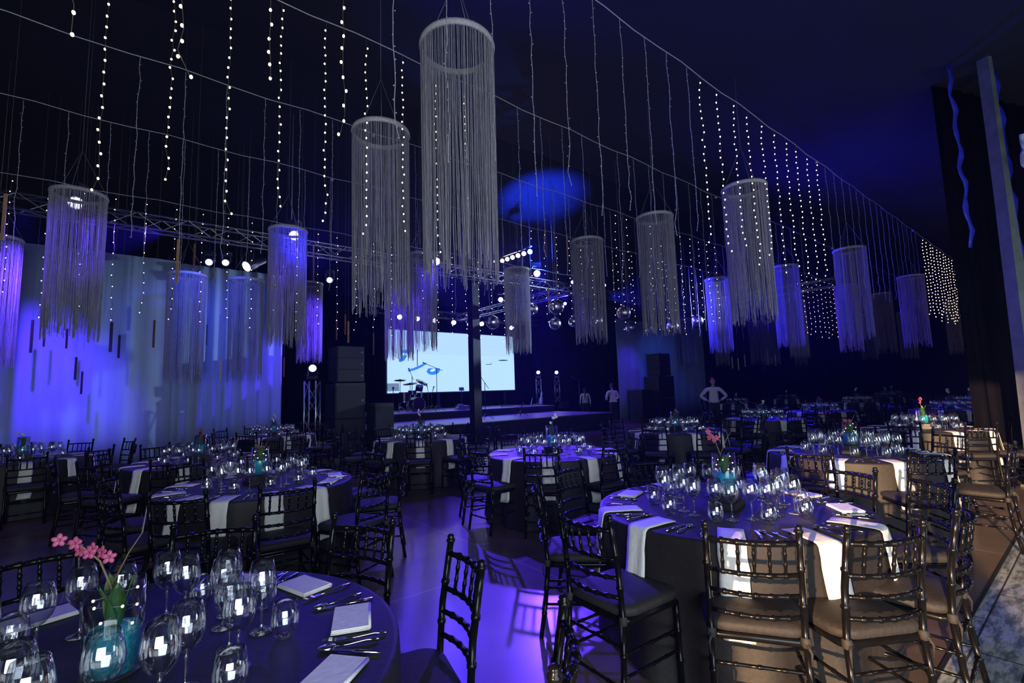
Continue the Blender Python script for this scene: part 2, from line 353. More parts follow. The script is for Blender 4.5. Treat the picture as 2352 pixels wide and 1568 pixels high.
# tent roof: two slopes
def slab(p, name, mt):
    m = MB(); vs = [(u, v, z) for (u, v, z) in p] + [(u, v, z+.08) for (u, v, z) in p]
    m.add(vs, [(0, 1, 2, 3), (7, 6, 5, 4), (0, 4, 5, 1), (1, 5, 6, 2), (2, 6, 7, 3), (3, 7, 4, 0)], False); return struct(name, m, mt)
slab([(U0-.3, V0-.3, 5.1), (U1+.3, V0-.3, 5.1), (U1+.3, 10.5, 8.9), (U0-.3, 10.5, 8.9)], 'ceiling', MT['roof'])
slab([(U0-.3, 10.5, 8.9), (U1+.3, 10.5, 8.9), (U1+.3, V1+.3, 6.1), (U0-.3, V1+.3, 6.1)], 'ceiling_slope', MT['roof'])
# ------------------------------------------------------------------ drapes, stage, screen, truss
def drape(u0, u1, v, z1, seed, label, amp=.05, wl=.34):
    m = curtain(u0, u1, .01, z1, amp, wl, seed); o = m.build('drape', MT['drape']); hall_obj(o); o.location = W(0, v); solid(o, .006)
    return tag(o, label, 'drape')
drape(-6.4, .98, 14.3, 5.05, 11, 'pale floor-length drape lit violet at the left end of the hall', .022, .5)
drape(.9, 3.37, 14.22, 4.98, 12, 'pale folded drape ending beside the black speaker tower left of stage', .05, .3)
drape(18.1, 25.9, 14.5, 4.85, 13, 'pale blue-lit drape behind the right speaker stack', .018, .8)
m = MB(); m.box((0, 0, 2.9), (.28, .28, 5.8)); m.box((0, 0, .02), (.5, .5, .04))
p = at_Y(1092, 900, 15.2); o = m.build('tent_pole', MT['black'], loc=(p.x, p.y, 0)); o.rotation_euler.z = ROT_U
tag(o, 'thick black pole standing in front of the lit screen', 'pole')
# right-hand column: tapered steel leg
m = MB(); prof = []
for z, w in ((0, .27), (1.5, .2), (4.4, .085), (6.75, .05)):
    prof += [(-w/2-.02*0, -.09, z), (w/2, -.09, z), (w/2, .09, z), (-w/2, .09, z)]
m.add(prof, [(i*4+k, i*4+(k+1) % 4, (i+1)*4+(k+1) % 4, (i+1)*4+k) for i in range(3) for k in range(4)] + [(3, 2, 1, 0), (12, 13, 14, 15)], False)
m.box((0, 0, .015), (.36, .3, .03)); m.box((.02, -.1, 1.56), (.03, .02, .03)); m.box((.02, -.1, 2.4), (.03, .02, .03))
o = m.build('tent_column', MT['column'], loc=(7.3, 6.85, 0)); tag(o, 'grey-green steel tent column leaning up the right edge', 'column')
m = curtain(0, 1.9, .02, 6.55, .05, .3, 21); o = m.build('side_curtain', MT['black_drape'], loc=(7.33, 7.75, 0)); o.rotation_euler.z = R(10); solid(o)
tag(o, 'black side curtain hanging behind the tent column on the right', 'curtain')
MT['plastic'] = mat('crumpled_clear_plastic', (.55, .7, .68), .2, noise=.5, nscale=12, bump=1)
m = MB(); rnd = random.Random(5); vs = []
for i in range(14):
    t = i/13
    for k in range(6): a = k*PI/3; vs.append((.05+.07*t+ (.05+.05*math.sin(PI*t))*math.cos(a)*(.6+.8*rnd.random()), .04*math.sin(a), 5.0-1.0*t))
m.add(vs, [(i*6+k, i*6+(k+1) % 6, (i+1)*6+(k+1) % 6, (i+1)*6+k) for i in range(13) for k in range(6)])
o = m.build('plastic_sheet', MT['plastic'], loc=(7.4, 6.6, 0)); tag(o, 'crumpled clear plastic sheeting gathered high beside the tent column', 'plastic sheet')
MT['blue_ribbon'] = mat('blue_ribbon', (.02, .03, .6), .5, noise=.4, nscale=6)
for k, (dx, z0, z1, w, lb) in enumerate(((-.28, 3.5, 6.45, .07, 'narrow blue ribbon hanging left of the tent column'), (.42, 3.1, 6.36, .11, 'wide blue ribbon hanging right of the tent column'))):
    m = MB(); vs = []
    for i in range(24):
        z = z1+(z0-z1)*i/23; o_ = .03*math.sin(i*1.3); vs += [(o_-w/2, .01*math.cos(i), z), (o_+w/2, .02*math.sin(i*2), z)]
    m.add(vs, [(2*i, 2*i+1, 2*i+3, 2*i+2) for i in range(23)])
    o = m.build('ribbon', MT['blue_ribbon'], loc=(7.27+dx, 7.1, 0)); solid(o, .003); tag(o, lb, 'ribbon')

st = empty('stage', W(0, 0), ROT_U, 'low black-skirted stage with grey deck in front of the screen', 'stage')
m = MB(); m.box((10.6, 16.9, .29), (10.2, 7.8, .56)); m.build('skirt', MT['skirt'], st)
m = MB(); m.box((10.6, 16.9, .585), (10.24, 7.84, .03)); m.build('deck', MT['stage'], st)
rs = empty('stage_riser', W(0, 0), ROT_U, 'raised rear platform on the stage carrying the drum kit', 'riser')
m = MB(); m.box((10.9, 18.3, .73), (9.4, 4, .255)); m.build('skirt', MT['skirt'], rs)
m = MB(); m.box((10.9, 18.3, .872), (9.42, 4.02, .03)); m.build('deck', MT['stage'], rs)
ZR, ZS = .887, .60
sc = empty('led_screen', W(12.67, 20, 3.08), ROT_U, 'large lit pale blue screen at the back of the stage', 'screen')
m = MB(); m.box((0, 0, 0), (7.2, .06, 2.84)); m.build('display', MT['screen'], sc)
m = MB(); m.box((0, .09, 0), (7.3, .1, 2.94)); [m.box((x, .1, -1.8), (.1, .1, .77)) for x in (-3, -1, 1, 3)]; m.build('frame', MT['fixture'], sc)
def spt(px, py): q = at_V(px, py, 19.96); return (uv(q)[0]-12.67, -.036, q.z-3.08)
def flat(pts, name, mt, dy=0): m = MB(); vs = [Vector(spt(*p))+Vector((0, dy, 0)) for p in pts]; n = len(vs); vs2 = [v-Vector((0, .004, 0)) for v in vs]; m.add(vs+vs2, [tuple(range(n)), tuple(range(2*n-1, n-1, -1))]+[(i, (i+1) % n, n+(i+1) % n, n+i) for i in range(n)], False); return m.build(name, mt, sc)
def ell(cx, cy_, rx, ry, rot=0, n=28, a0=0, a1=2*PI): return [(cx+rx*math.cos(a)*math.cos(rot)-ry*math.sin(a)*math.sin(rot), cy_+rx*math.cos(a)*math.sin(rot)+ry*math.sin(a)*math.cos(rot)) for a in [a0+(a1-a0)*i/n for i in range(n)]]
flat(ell(932, 807, 11, 4), 'blue_oval', MT['scr_blue']); flat(ell(925, 823, 11, 5, -.7), 'blue_oval', MT['scr_blue'])
flat([(937, 849), (955, 843), (968, 837), (979, 832), (979, 836), (968, 843), (955, 849), (941, 853), (937, 853)], 'blue_arc', MT['scr_blue'])
flat([(1010, 845.5)]+ell(995, 850, 15.5, 10.5, -.1, 20, 0, PI*1.02)+[(984, 845.5)], 'blue_ring', MT['scr_blue'])
flat(ell(994, 850, 6, 3, -.3), 'ring_centre', MT['scr_pale'], -.006)
flat(ell(1155.5, 827.3, 11, 1.3), 'dark_streak', MT['scr_dark']); flat([(1116, 836), (1128, 836), (1128, 832), (1128.7, 832), (1128.7, 837.2), (1116, 837.2)], 'dark_bracket', MT['scr_dark'])
flat([(957.5, 803), (959.3, 803), (959.6, 841), (958, 841)], 'dark_bar', MT['scr_dark'])

def truss(label, p0, p1, s=.29, n=None, name='lighting_truss', thick=.02):
    p0, p1 = Vector(p0), Vector(p1); d = p1-p0; L = d.length; d.normalize()
    upv = Vector((0, 0, 1)) if abs(d.z) < .9 else Vector((1, 0, 0))
    a = d.cross(upv).normalized(); b = a.cross(d)
    cs = [(a*sx+b*sz)*s/2 for sx, sz in ((-1, -1), (1, -1), (1, 1), (-1, 1))]
    root = empty(name, (0, 0, 0), 0, label, 'truss')
    ch = MB(); br = MB()
    for c in cs: ch.tube([p0+c, p1+c], thick, 6)
    n = n or max(2, int(L/.42))
    for f in range(4):
        c0, c1 = cs[f], cs[(f+1) % 4]
        for i in range(n):
            q0, q1 = p0+d*(L*i/n), p0+d*(L*(i+1)/n)
            br.tube([q0+(c0 if i % 2 else c1), q1+(c1 if i % 2 else c0)], thick*.5, 5, False)
    ch.build('chord', MT['alu'], root); br.build('brace', MT['alu'], root); return root
truss('long silver box truss crossing above the tables towards the stage', W(-5, TV, TZ), W(20.4, TV, TZ))
truss('silver box truss returning from the far corner towards the right', W(20.25, TV-.2, TZ), W(20.25, 6, TZ))
truss('rear silver box truss above the lit screen', W(8, 20, 5.35), W(18, 20, 5.35))
truss('short silver truss joining front and rear trusses above the disco balls', W(12.6, TV+.2, TZ), W(12.6, 19.8, TZ))
def ceiling_z(v): return 5.1+(v-V0+.3)*3.8/(10.8-V0) if v < 10.5 else 8.9-(v-10.5)*2.8/(V1+.3-10.5)
for k, (u, v) in enumerate(((-3, TV), (3, TV), (9, TV), (15, TV), (20.25, TV), (20.25, 7), (9.2, 20), (17, 20))):
    m = MB(); m.tube([W(u, v, TZ+.1), W(u, v, ceiling_z(v)+.03)], .012, 6)
    o = m.build('hanging_cable', MT['rope']); tag(o, 'thin dark steel cable holding up '+['the main truss, leftmost', 'the main truss, second from left', 'the main truss, third from left', 'the main truss near the disco balls', 'the corner of main and side trusses', 'the near end of the side truss', 'the left end of the rear truss', 'the right end of the rear truss'][k], 'cable', 'truss cables')

# moving heads and lamps
def moving_head(p, aim, label, lens='lens', s=1., hang=True, group=None, rlens=.085):
    root = empty('stage_light', p, 0, label, 'stage light', group)
    d = (Vector(aim)-p).normalized(); Q = d.to_track_quat('Z', 'Y').to_matrix()
    m = MB(); sg = 1 if hang else -1
    m.box((0, 0, .26*s*sg), (.26*s, .2*s, .09*s)); m.build('base', MT['fixture'], root)
    m = MB(); [m.box((x*.13*s, 0, .12*s*sg), (.025*s, .07*s, .26*s)) for x in (-1, 1)]; m.build('yoke', MT['fixture'], root)
    m = MB(); m.lathe([(.001, -.17*s), (.06*s, -.17*s), (.1*s, -.08*s), (.105*s, .08*s), (.112*s, .15*s), (.1*s, .15*s), (.095*s, .12*s)], 16, M=Q); m.build('head', MT['fixture'], root)
    m = MB(); m.disc(d*.145*s, rlens*s, 18, Q); m.lathe([(rlens*s, .145*s), (rlens*s, .12*s)], 18, M=Q); m.build('lens', MT[lens], root)
    return root
eye = Vector((0, 0, EYE))
for px, py, v, lb in ((173, 466, 11.75, 'bright stage light shining through the leftmost fringe chandelier'),
                      (675, 541, 11.75, 'bright stage light behind the fringe chandelier left of centre'),
                      (1001, 600, 11.75, 'bright stage light beside the largest fringe chandelier'),
                      (1233, 628, 11.75, 'bright stage light on the truss right of the screen pole')):
    moving_head(at_V(px, py, v), eye+Vector((.5, 0, 0)), lb, s=1.15)
for px, py, v, lb in ((480, 602, 13.2, 'small pale blue stage light above the left drape'), (518, 603, 13.4, 'small blue stage light next to the one above the left drape'), (757, 643, 13, 'small pale stage light right of the violet fringe chandelier'),
                      (1150, 688, 15, 'round white stage light left of the first disco balls'), (1315, 648, 14, 'small pale stage light left of a fringe chandelier'), (1388, 655, 14, 'small blue stage light right of a fringe chandelier'), (1298, 697, 16, 'tiny pale stage light beside the highest disco ball')):
    moving_head(at_V(px, py, v), eye, lb, 'lens' if px == 1150 else 'lens_blue', s=1.0 if px == 1150 else .85)
for k, (px, py) in enumerate([(918, 725), (958, 729), (998, 733), (1041, 738), (1077, 742), (1105, 741), (1173, 750)]):
    moving_head(at_V(px, py, 19.7), W(uv(at_V(px, py, 20))[0]-3, 13, 1), 'lit stage light above the screen, %s from the left in its row' % ORD[k], s=1.1, group='stage lights above the screen', rlens=.1)
# floor totems
for px, t in ((1236, (1150, 500)), (1278, (1700, 600))):
    q = at_V(px, 846, 19); add_light('stage_beam', 'SPOT', q, at_Y(t[0], t[1], 14), 2500, (.04, .08, 1), spot_size=R(11), spot_blend=.5, shadow_soft_size=.05)
for px, v, zb, zt, lb, lb2 in ((718, 13.2, 0, 2.0, 'short upright truss totem left of the speaker tower', 'bright stage light on the totem left of the speaker tower'), (1236, 19, ZR, 2.2, 'upright truss totem on stage right of the screen', 'bright stage light on the totem nearest the screen'), (1278, 19, ZR, 2.2, 'upright truss totem farthest right on the stage', 'bright stage light on the rightmost stage totem')):
    q = at_V(px, 850, v); truss(lb, (q.x, q.y, zb), (q.x, q.y, zt), .26 if zb else .3, name='truss_totem', thick=.018)
    moving_head(Vector((q.x, q.y, zt+.335)), eye, lb2, s=.95, hang=False)
# blinder bar and par can
bar = empty('blinder_bar', (0, 0, 0), 0, 'row of six warm white lamps on a sloping bar', 'light bar')
pa, pb = at_V(1150, 600, 14.2), at_V(1222, 576, 11.6); m = MB(); m.tube([pa+Vector((0, 0, .16)), pb+Vector((0, 0, .16))], .03, 8); m.build('bar', MT['alu'], bar)
for k in range(6):
    q = pa.lerp(pb, .06+.88*k/5); Q = (eye-q).to_track_quat('Z', 'Y').to_matrix()
    m = MB(); m.lathe([(.03, -.1), (.09, -.06), (.1, .02), (.085, .02)], 14, q, Q); l = m.build('lamp', MT['fixture'], bar)
    m = MB(); m.disc(q+(eye-q).normalized()*.015, .075, 14, Q); m.build('lens', MT['lens_warm'], l)
for px, py, px2, py2, v, lb in ((566, 612, 605, 597, 12.2, 'silver par can angled down on the left truss'),):
    a, b = at_V(px, py, v), at_V(px2, py2, v+.2); r_ = empty('par_can', a, 0, lb, 'stage light')
    Q = (b-a).to_track_quat('Z', 'Y').to_matrix(); L = (b-a).length
    m = MB(); m.lathe([(.12, 0), (.12, L*.45), (.1, L*.5), (.09, L), (.001, L)], 16, M=Q); m.build('can', MT['alu'], r_)
    m = MB(); m.disc((0, 0, 0), .112, 16, Q); m.build('lens', MT['lens_warm'], r_)
    m = MB(); m.tube([(b-a)*.4, (b-a)*.4+Vector((0, 0, .5))], .012, 6); m.build('bracket', MT['fixture'], r_)

# disco balls
DB = [(1132, 740, 16, 'lowest left disco ball beside the pole'), (1177, 729, 12.4, 'disco ball hanging behind the fringe right of the screen'), (1222, 709, 14.3, 'disco ball just right of the fringe beside the screen'), (1278, 704, 18, 'largest disco ball, hanging above another one'), (1275, 743, 14, 'disco ball hanging directly under the largest one'), (1318, 738, 13, 'disco ball left of the fringe chandelier over the stage right'), (1370, 737, 15, 'disco ball seen through the fringe chandelier over stage right'), (1432, 718, 16, 'disco ball between two long fringe chandeliers'), (1448, 752, 12, 'small low disco ball between two long fringe chandeliers'), (1496, 753, 12, 'small disco ball behind the bottom left of a long fringe'), (1545, 750, 14, 'disco ball behind the bottom right of a long fringe'), (1602, 737, 13, 'rightmost disco ball above the right drape')]
for px, py, r_, lb in DB:
    Y = .2*FPX*1.0/r_; q = at_Y(px, py, Y)
    root = empty('disco_ball', q, 0, lb, 'disco ball')
    m = MB(); m.ball((0, 0, 0), .2, 28, 18); o = m.build('mirror_ball', MT['mirror'], root)
    for pl in o.data.polygons: pl.use_smooth = False
    m = MB(); m.tube([(0, 0, .19), (0, 0, ceiling_z(uv(q)[1])+.03-q.z)], .006, 5); m.lathe([(.03, .19), (.03, .23), (.001, .23)], 8); m.build('hanger', MT['rope'], root)

# ------------------------------------------------------------------ fringe chandeliers
ZRING, ZBOT, RR = 5.07, 2.66, .365
def fringe_mesh(seed, n, rad):
    rnd = random.Random(seed); m = MB()
    for i in range(n):
        a = 2*PI*(i+rnd.random()*.8)/n; L = (ZRING-ZBOT)*(.9+.12*rnd.random()); rr = RR*(1+.03*(rnd.random()-.5))
        cl = .55*math.sin(a*11+seed)/9+.3*math.sin(a*23+seed)/20; pts = []; b = a
        for k in range(7):
            t = k/6; b = a + cl*t*t*1.5 + .012*rnd.gauss(0, 1)*t
            pts.append((rr*math.cos(b)*(1-.02*t), rr*math.sin(b)*(1-.02*t), -.03-L*t))
        m.tube(pts, rad*(.7+.6*rnd.random()), 3, False)
    return m
def make_chandelier(seed, n, rad):
    root = empty('fringe_chandelier')
    m = MB(); prof = [(RR-.012, .0), (RR+.012, .0), (RR+.02, -.03), (RR+.012, -.06), (RR-.012, -.06), (RR-.02, -.03), (RR-.012, 0)]
    m.lathe(prof, 40); m.build('hoop', MT['hoop'], root)
    tag(fringe_mesh(seed, n, rad).build('fringe', MT['fringe'], root), kind='stuff')
    m = MB()
    for k in range(3):
        a = 2*PI*k/3+seed; m.tube([(RR*math.cos(a), RR*math.sin(a), 0), (0, 0, .75)], .003, 4)
    m.build('hanging_wire', MT['rope'], root)
    seal(root); return root, [False]
CHP = [make_chandelier(1, 170, .0042), make_chandelier(2, 170, .0042), make_chandelier(3, 150, .0046)]
CH = [(1050, 105, 'largest grey fringe chandelier hanging high at top centre'), (875, 303, 'long fringe chandelier just left of the largest one'), (183, 445, 'blue-violet fringe chandelier glowing at far left around a stage light'),
 (662, 528, 'fringe chandelier in front of the left truss with a bright light behind'), (712, 650, 'short violet fringe chandelier tucked behind the one on the left truss'), (968, 585, 'blue-white fringe chandelier in front of the screen top left'), (916, 612, 'violet fringe chandelier overlapping the left edge of the screen'),
 (1186, 618, 'thin fringe chandelier overlapping the right edge of the screen'), (1348, 552, 'fringe chandelier over the right end of the stage'), (1503, 498, 'tall fringe chandelier right of the disco balls'), (1708, 430, 'big white-lit fringe chandelier right of centre among lit strings'),
 (1646, 640, 'violet fringe chandelier left below the big white-lit one'), (1802, 612, 'fringe chandelier right behind the big white-lit one'), (1826, 690, 'bright blue-violet fringe chandelier with low hoop right of centre'), (1950, 572, 'tall fringe chandelier hanging under the blue unlit strings'),
 (1942, 655, 'small fringe chandelier directly behind the tall one at right'), (2022, 674, 'narrow fringe chandelier just right of the tall one'), (2090, 634, 'fringe chandelier next to the dense curtain of lit strings'), (2190, 692, 'rightmost fringe chandelier behind the dense lit strings'), (2078, 716, 'small low fringe chandelier below left of the dense lit strings'),
 (1578, 732, 'faint violet fringe chandelier in front of the right drape'), (1988, 722, 'small low fringe chandelier between two taller ones at right'), (-8, 545, 'bright blue fringe chandelier cut off by the left edge'), (430, 630, 'dim fringe chandelier before the left drape, left one of two'), (567, 643, 'dim fringe chandelier before the left drape, right one of two'),
 (1653, 740, 'dim distant fringe chandelier below the violet one'), (1735, 738, 'dim distant fringe chandelier behind the big white-lit one'), (1768, 738, 'dim distant grey fringe chandelier right below the big white-lit one'), (1833, 752, 'dim distant fringe chandelier under the bright blue-violet one')]
for i, (px, py, lb) in enumerate(CH):
    q = at_z(px, py, ZRING)
    if uv(q)[1] > 13 and px < 700: q = at_V(px, py, 12.9)
    elif abs(uv(q)[1]-TV) < .6 and uv(q)[0] < 20.5: q = at_V(px, py, 11.35 if uv(q)[1] < TV else 12.7)
    pr, us = CHP[i % 3]
    o = inst(pr, us, q, random.uniform(0, 6)); tag(o, lb, 'chandelier')
    m = MB(); m.tube([(0, 0, .73), (0, 0, ceiling_z(uv(q)[1])+.04-q.z)], .003, 4); m.build('suspension_wire', MT['rope'], o)

# ------------------------------------------------------------------ string lights on their cables
HC = 4.1; ZC = EYE+HC
CAB = [(.742*HC, 'nearest'), (1.222*HC, 'second'), (1.675*HC, 'third'), (2.145*HC, 'fourth'), (11.2, 'fifth')]
CABZ = [ZC, ZC, ZC, ZC, 5.42]
LS = .575*HC
def string_wire(seed, lit, nb, L, rad):
    rnd = random.Random(seed); pts = []; n = 16; x = y = 0
    bx = []
    for i in range(n+1):
        t = i/n; w = .012 + .03*max(0, t-.8)*5
        pts.append(Vector((w*rnd.gauss(0, .45), w*rnd.gauss(0, .45), -L*t)))
    pts[0] = Vector((0, 0, 0))
    def P(t): f = t*n; i = min(int(f), n-1); return pts[i].lerp(pts[i+1], f-i)
    bs = [P((k+1)/nb*.998)+Vector((rnd.uniform(-.012, .012), rnd.uniform(-.012, .012), 0)) for k in range(nb)]
    m = MB(); m.tube(pts, rad, 4, False)
    return m, bs
bulb_me = MB().ball((0, 0, 0), .0085, 6, 4, (1, 1, 1.35)).mesh('bulb', MT['bulb'])
nub_me = None
def bulb_cluster(bs, r, mt, name='bulbs'):
    m = MB()
    for b in bs: m.ball(b, r, 5, 3)
    return m.mesh(name, mt)
LITV = []; UNV = []; BIG = []
for s in range(4):
    w, bs = string_wire(s+30, True, 23, LS, .0022)
    LITV.append((w.mesh('wire', MT['wire_dark']), bulb_cluster(bs[::2]+bs[-1:], .0072, MT['bulb_far']), bulb_cluster(bs, .0125, MT['bulb_amber']), bs))
    w, bs = string_wire(s+60, False, 23, LS, .0035)
    for b in bs: w.ball(b, .007, 4, 3)
    UNV.append(w.mesh('wire', MT['wire']))
def place_string(ci, u, lit, near, label, group, k, sc=1.):
    v, nm = CAB[ci]; base = W(u, v, CABZ[ci])
    if lit:
        wm, bm, am, bs = LITV[k % 4]
        root = bpy.data.objects.new('fairy_light_string', wm); C.objects.link(root); root.location = base; root.rotation_euler = (0, 0, k*1.7)
        if near:
            for b in bs:
                o = bpy.data.objects.new('bulb', bulb_me); link(o, root); o.location = b
        else:
            o = bpy.data.objects.new('bulbs', am if lit == 2 else bm); link(o, root); o['kind'] = 'stuff'
    else:
        root = bpy.data.objects.new('unlit_light_string', UNV[k % 4]); C.objects.link(root); root.location = base; root.rotation_euler = (0, 0, k*1.7)
    root.scale = (1, 1, sc*(.96+.05*math.sin(k*2.7)))
    tag(root, label, 'string light', group)
SP = .452
def U_at(px, ci, y=700): return uv(at_V(px, y, CAB[ci][0]))[0]
def row(ci, u0, n, lit, near, lab, grp, uniq=True, sc=1.):
    for k in range(n):
        place_string(ci, u0+k*SP, lit, near, (lab % ORD[k]) if uniq else lab, grp, k+ci*3, sc)
row(0, U_at(620, 0, 120)-2*SP, 4, 1, True, 'warm lit bulb string ending near the top left, %s from left', 'lit strings at the near end of the nearest cable')
u = U_at(905, 0, 100); n = 10
row(0, u, n, 0, False, 'long unlit bulb string on the nearest cable, %s right from the largest chandelier', 'unlit strings on the nearest cable right of the largest chandelier')
row(0, U_at(1620, 0, 380), 10, 1, True, 'bright lit string across the big white-lit chandelier, %s from left', 'ten bright lit strings on the nearest cable right of centre')
u2 = U_at(1620, 0, 380)+10*SP; u3 = U_at(2130, 0, 650); n = int((u3-u2)/SP)
row(0, u2, n, 0, False, 'unlit blue-tinted string before the dense lit curtain, %s from left', 'unlit strings on the nearest cable at right')
row(0, u3, 22, 2, False, 'warm lit string in the dense glowing curtain at far right, %s from left', 'dense curtain of lit strings')
row(1, U_at(237, 1, 200), 10, 1, True, 'warm lit string on the second cable at upper left, %s from left', 'ten lit strings on the second cable')
u = U_at(237, 1, 200)+10*SP
row(1, u, 22, 0, False, 'unlit string on the second cable right of the largest chandelier, %s from left', 'unlit strings on the second cable')
for ci, segs in ((2, ((0.0, 24, 0, 'left and centre'), (U_at(1412, 2, 500), 11, 1, 'right of the disco balls'), (U_at(1412, 2, 500)+11*SP, 12, 0, 'beyond the big chandelier'), (U_at(1412, 2, 500)+23*SP, 12, 1, 'in the distance right of centre'))),
                 (3, ((-1.2, 20, 0, 'at the left'), (-1.2+20*SP, 16, 1, 'above the screen and disco balls'), (-1.2+36*SP, 12, 0, 'farther right'))),
                 (4, ((-3.4, 22, 1, 'in front of the left drape'), (-3.4+22*SP, 6, 1, 'left of the screen')))):
    for (u, n, lit, wh) in segs:
        row(ci, u, n, lit, False, ('lit' if lit else 'unlit')+' string on the '+CAB[ci][1]+' cable '+wh+', %s from left', ('lit' if lit else 'unlit')+' strings on the '+CAB[ci][1]+' cable '+wh, sc=1)
for ci, (v, nm) in enumerate(CAB):
    m = MB(); pts = [W(U0+.4+k*.5, v, CABZ[ci]+.012+.02*math.sin(k*1.9)) for k in range(int((34.5 if ci < 4 else 12)*2)+14)]
    m.tube(pts, .0065, 5)
    for k in (7, 19, 33, 47): m.ball(pts[min(k, len(pts)-1)]-Vector((0, 0, .03)), .03, 6, 4)
    o = m.build('suspension_cable', MT['wire']); tag(o, 'long overhead cable carrying string lights, the %s one from the camera' % nm, 'cable')

# hanging wooden slats
SL = [(406,549,650,7,'tan'),(445,560,615,4,'brown'),(183,480,578,6,'brown'),(5,445,552,8,'tan'),(352,735,798,5,'brown'),(505,827,872,4,'tan'),(800,738,787,4,'tan'),(720,562,648,4,'brown'),(841,450,525,4,'brown'),(793,722,768,4,'brown'),(858,765,815,3,'brown'),(964,490,560,3,'brown'),(967,632,710,5,'dark_wood'),(1254,530,590,4,'brown'),(1304,541,596,5,'brown'),(1262,660,719,4,'tan'),(1637,745,787,4,'tan'),(172,820,872,5,'dark_wood'),(186,853,905,4,'dark_wood'),(70,735,810,6,'dark_wood'),(100,735,796,4,'dark_wood'),(152,755,800,5,'dark_wood'),(253,740,808,7,'dark_wood'),(272,770,822,5,'dark_wood'),(443,685,745,4,'dark_wood'),(474,745,793,3,'dark_wood'),(548,700,745,4,'dark_wood'),(537,752,808,4,'dark_wood'),(652,820,865,3,'brown'),(548,808,850,3,'dark_wood'),(1551,820,852,3,'brown'),(1683,820,846,3,'tan'),(1697,822,850,3,'tan'),(1712,815,842,3,'tan'),(1765,802,838,3,'tan'),(1782,815,840,3,'tan'),(1727,805,835,3,'dark_wood'),(1756,830,850,3,'dark_wood'),(690,650,700,3,'dark_wood'),(773,735,780,3,'brown')]
CN = {'tan': 'pale wooden', 'brown': 'reddish brown wooden', 'dark_wood': 'dark wooden'}
SL.sort(key=lambda s: (s[4], s[0]))
cnt = {}
for px, y0, y1, w, mt in SL:
    if px < 660: q1 = at_V(px, y1, 13.5 if y1 > 690 else 10.3)
    elif px < 1000: q1 = at_V(px, y1, 11.3)
    elif px < 1350: q1 = at_V(px, y1, 10.2)
    else: q1 = at_V(px, y1, 9.6)
    q0 = at_Y(px, y0, q1.y); L = min(1.2, q0.z-q1.z); wd = max(.018, w/FPX*q1.y*.8)
    k = cnt[mt] = cnt.get(mt, 0)+1
    root = empty('wooden_baton', q1, random.uniform(-.5, .5), '%s slat hanging upright on a wire, %s of its kind from left' % (CN[mt], ORD[k-1]), 'hanging slat', 'hanging wooden slats')
    m = MB(); m.box((0, 0, L/2), (wd, .02, L)); m.build('slat', MT[mt], root)
    m = MB(); m.tube([(0, 0, L), (0, 0, ceiling_z(uv(q1)[1])+.03-q1.z)], .002, 4); m.build('hanging_wire', MT['rope'], root)

# ------------------------------------------------------------------ chairs
def post_pts(s):
    P = [(s*.2, -.262, 0), (s*.192, -.225, .22), (s*.187, -.205, .45), (s*.187, -.222, .68), (s*.185, -.262, .92)]
    return P
def interp(P, t):
    f = t*(len(P)-1); i = min(int(f), len(P)-2); return Vector(P[i]).lerp(Vector(P[i+1]), f-i)
def bamboo(m, P, r, nodes, n, seg=3, bulge=1.28):
    pts, rad = [], []
    N = nodes*seg
    for i in range(N+1):
        t = i/N
        pts.append(interp(P, t)); rad.append(r)
    if nodes > 1 and seg >= 2:
        npts, nrad = [], []
        L = sum((pts[i+1]-pts[i]).length for i in range(N)); e = .006/L
        ts = []
        for k in range(nodes+1):
            t = k/nodes
            if 0 < k < nodes: ts += [(t-e*1.6, r), (t-e, r*bulge), (t+e, r*bulge), (t+e*1.6, r)]
            else: ts.append((t, r))
            if k < nodes: ts += [((k+.5)/nodes, r)]
        ts.sort(); pts = [interp(P, t) for t, _ in ts]; rad = [q for _, q in ts]
    m.tube(pts, rad, n)
def rail_pts(z, yb, half=.185, bow=.045, n=6):
    return [(half*(2*i/n-1), yb-bow*(1-(2*i/n-1)**2), z) for i in range(n+1)]
def yb_at(z): return interp(post_pts(1), (.5+ (z-.45)/.46*.5) if z > .45 else .5).y if z <= .45 else (-.205-.017*(z-.45)/.23 if z < .68 else -.222-.04*(z-.68)/.24)
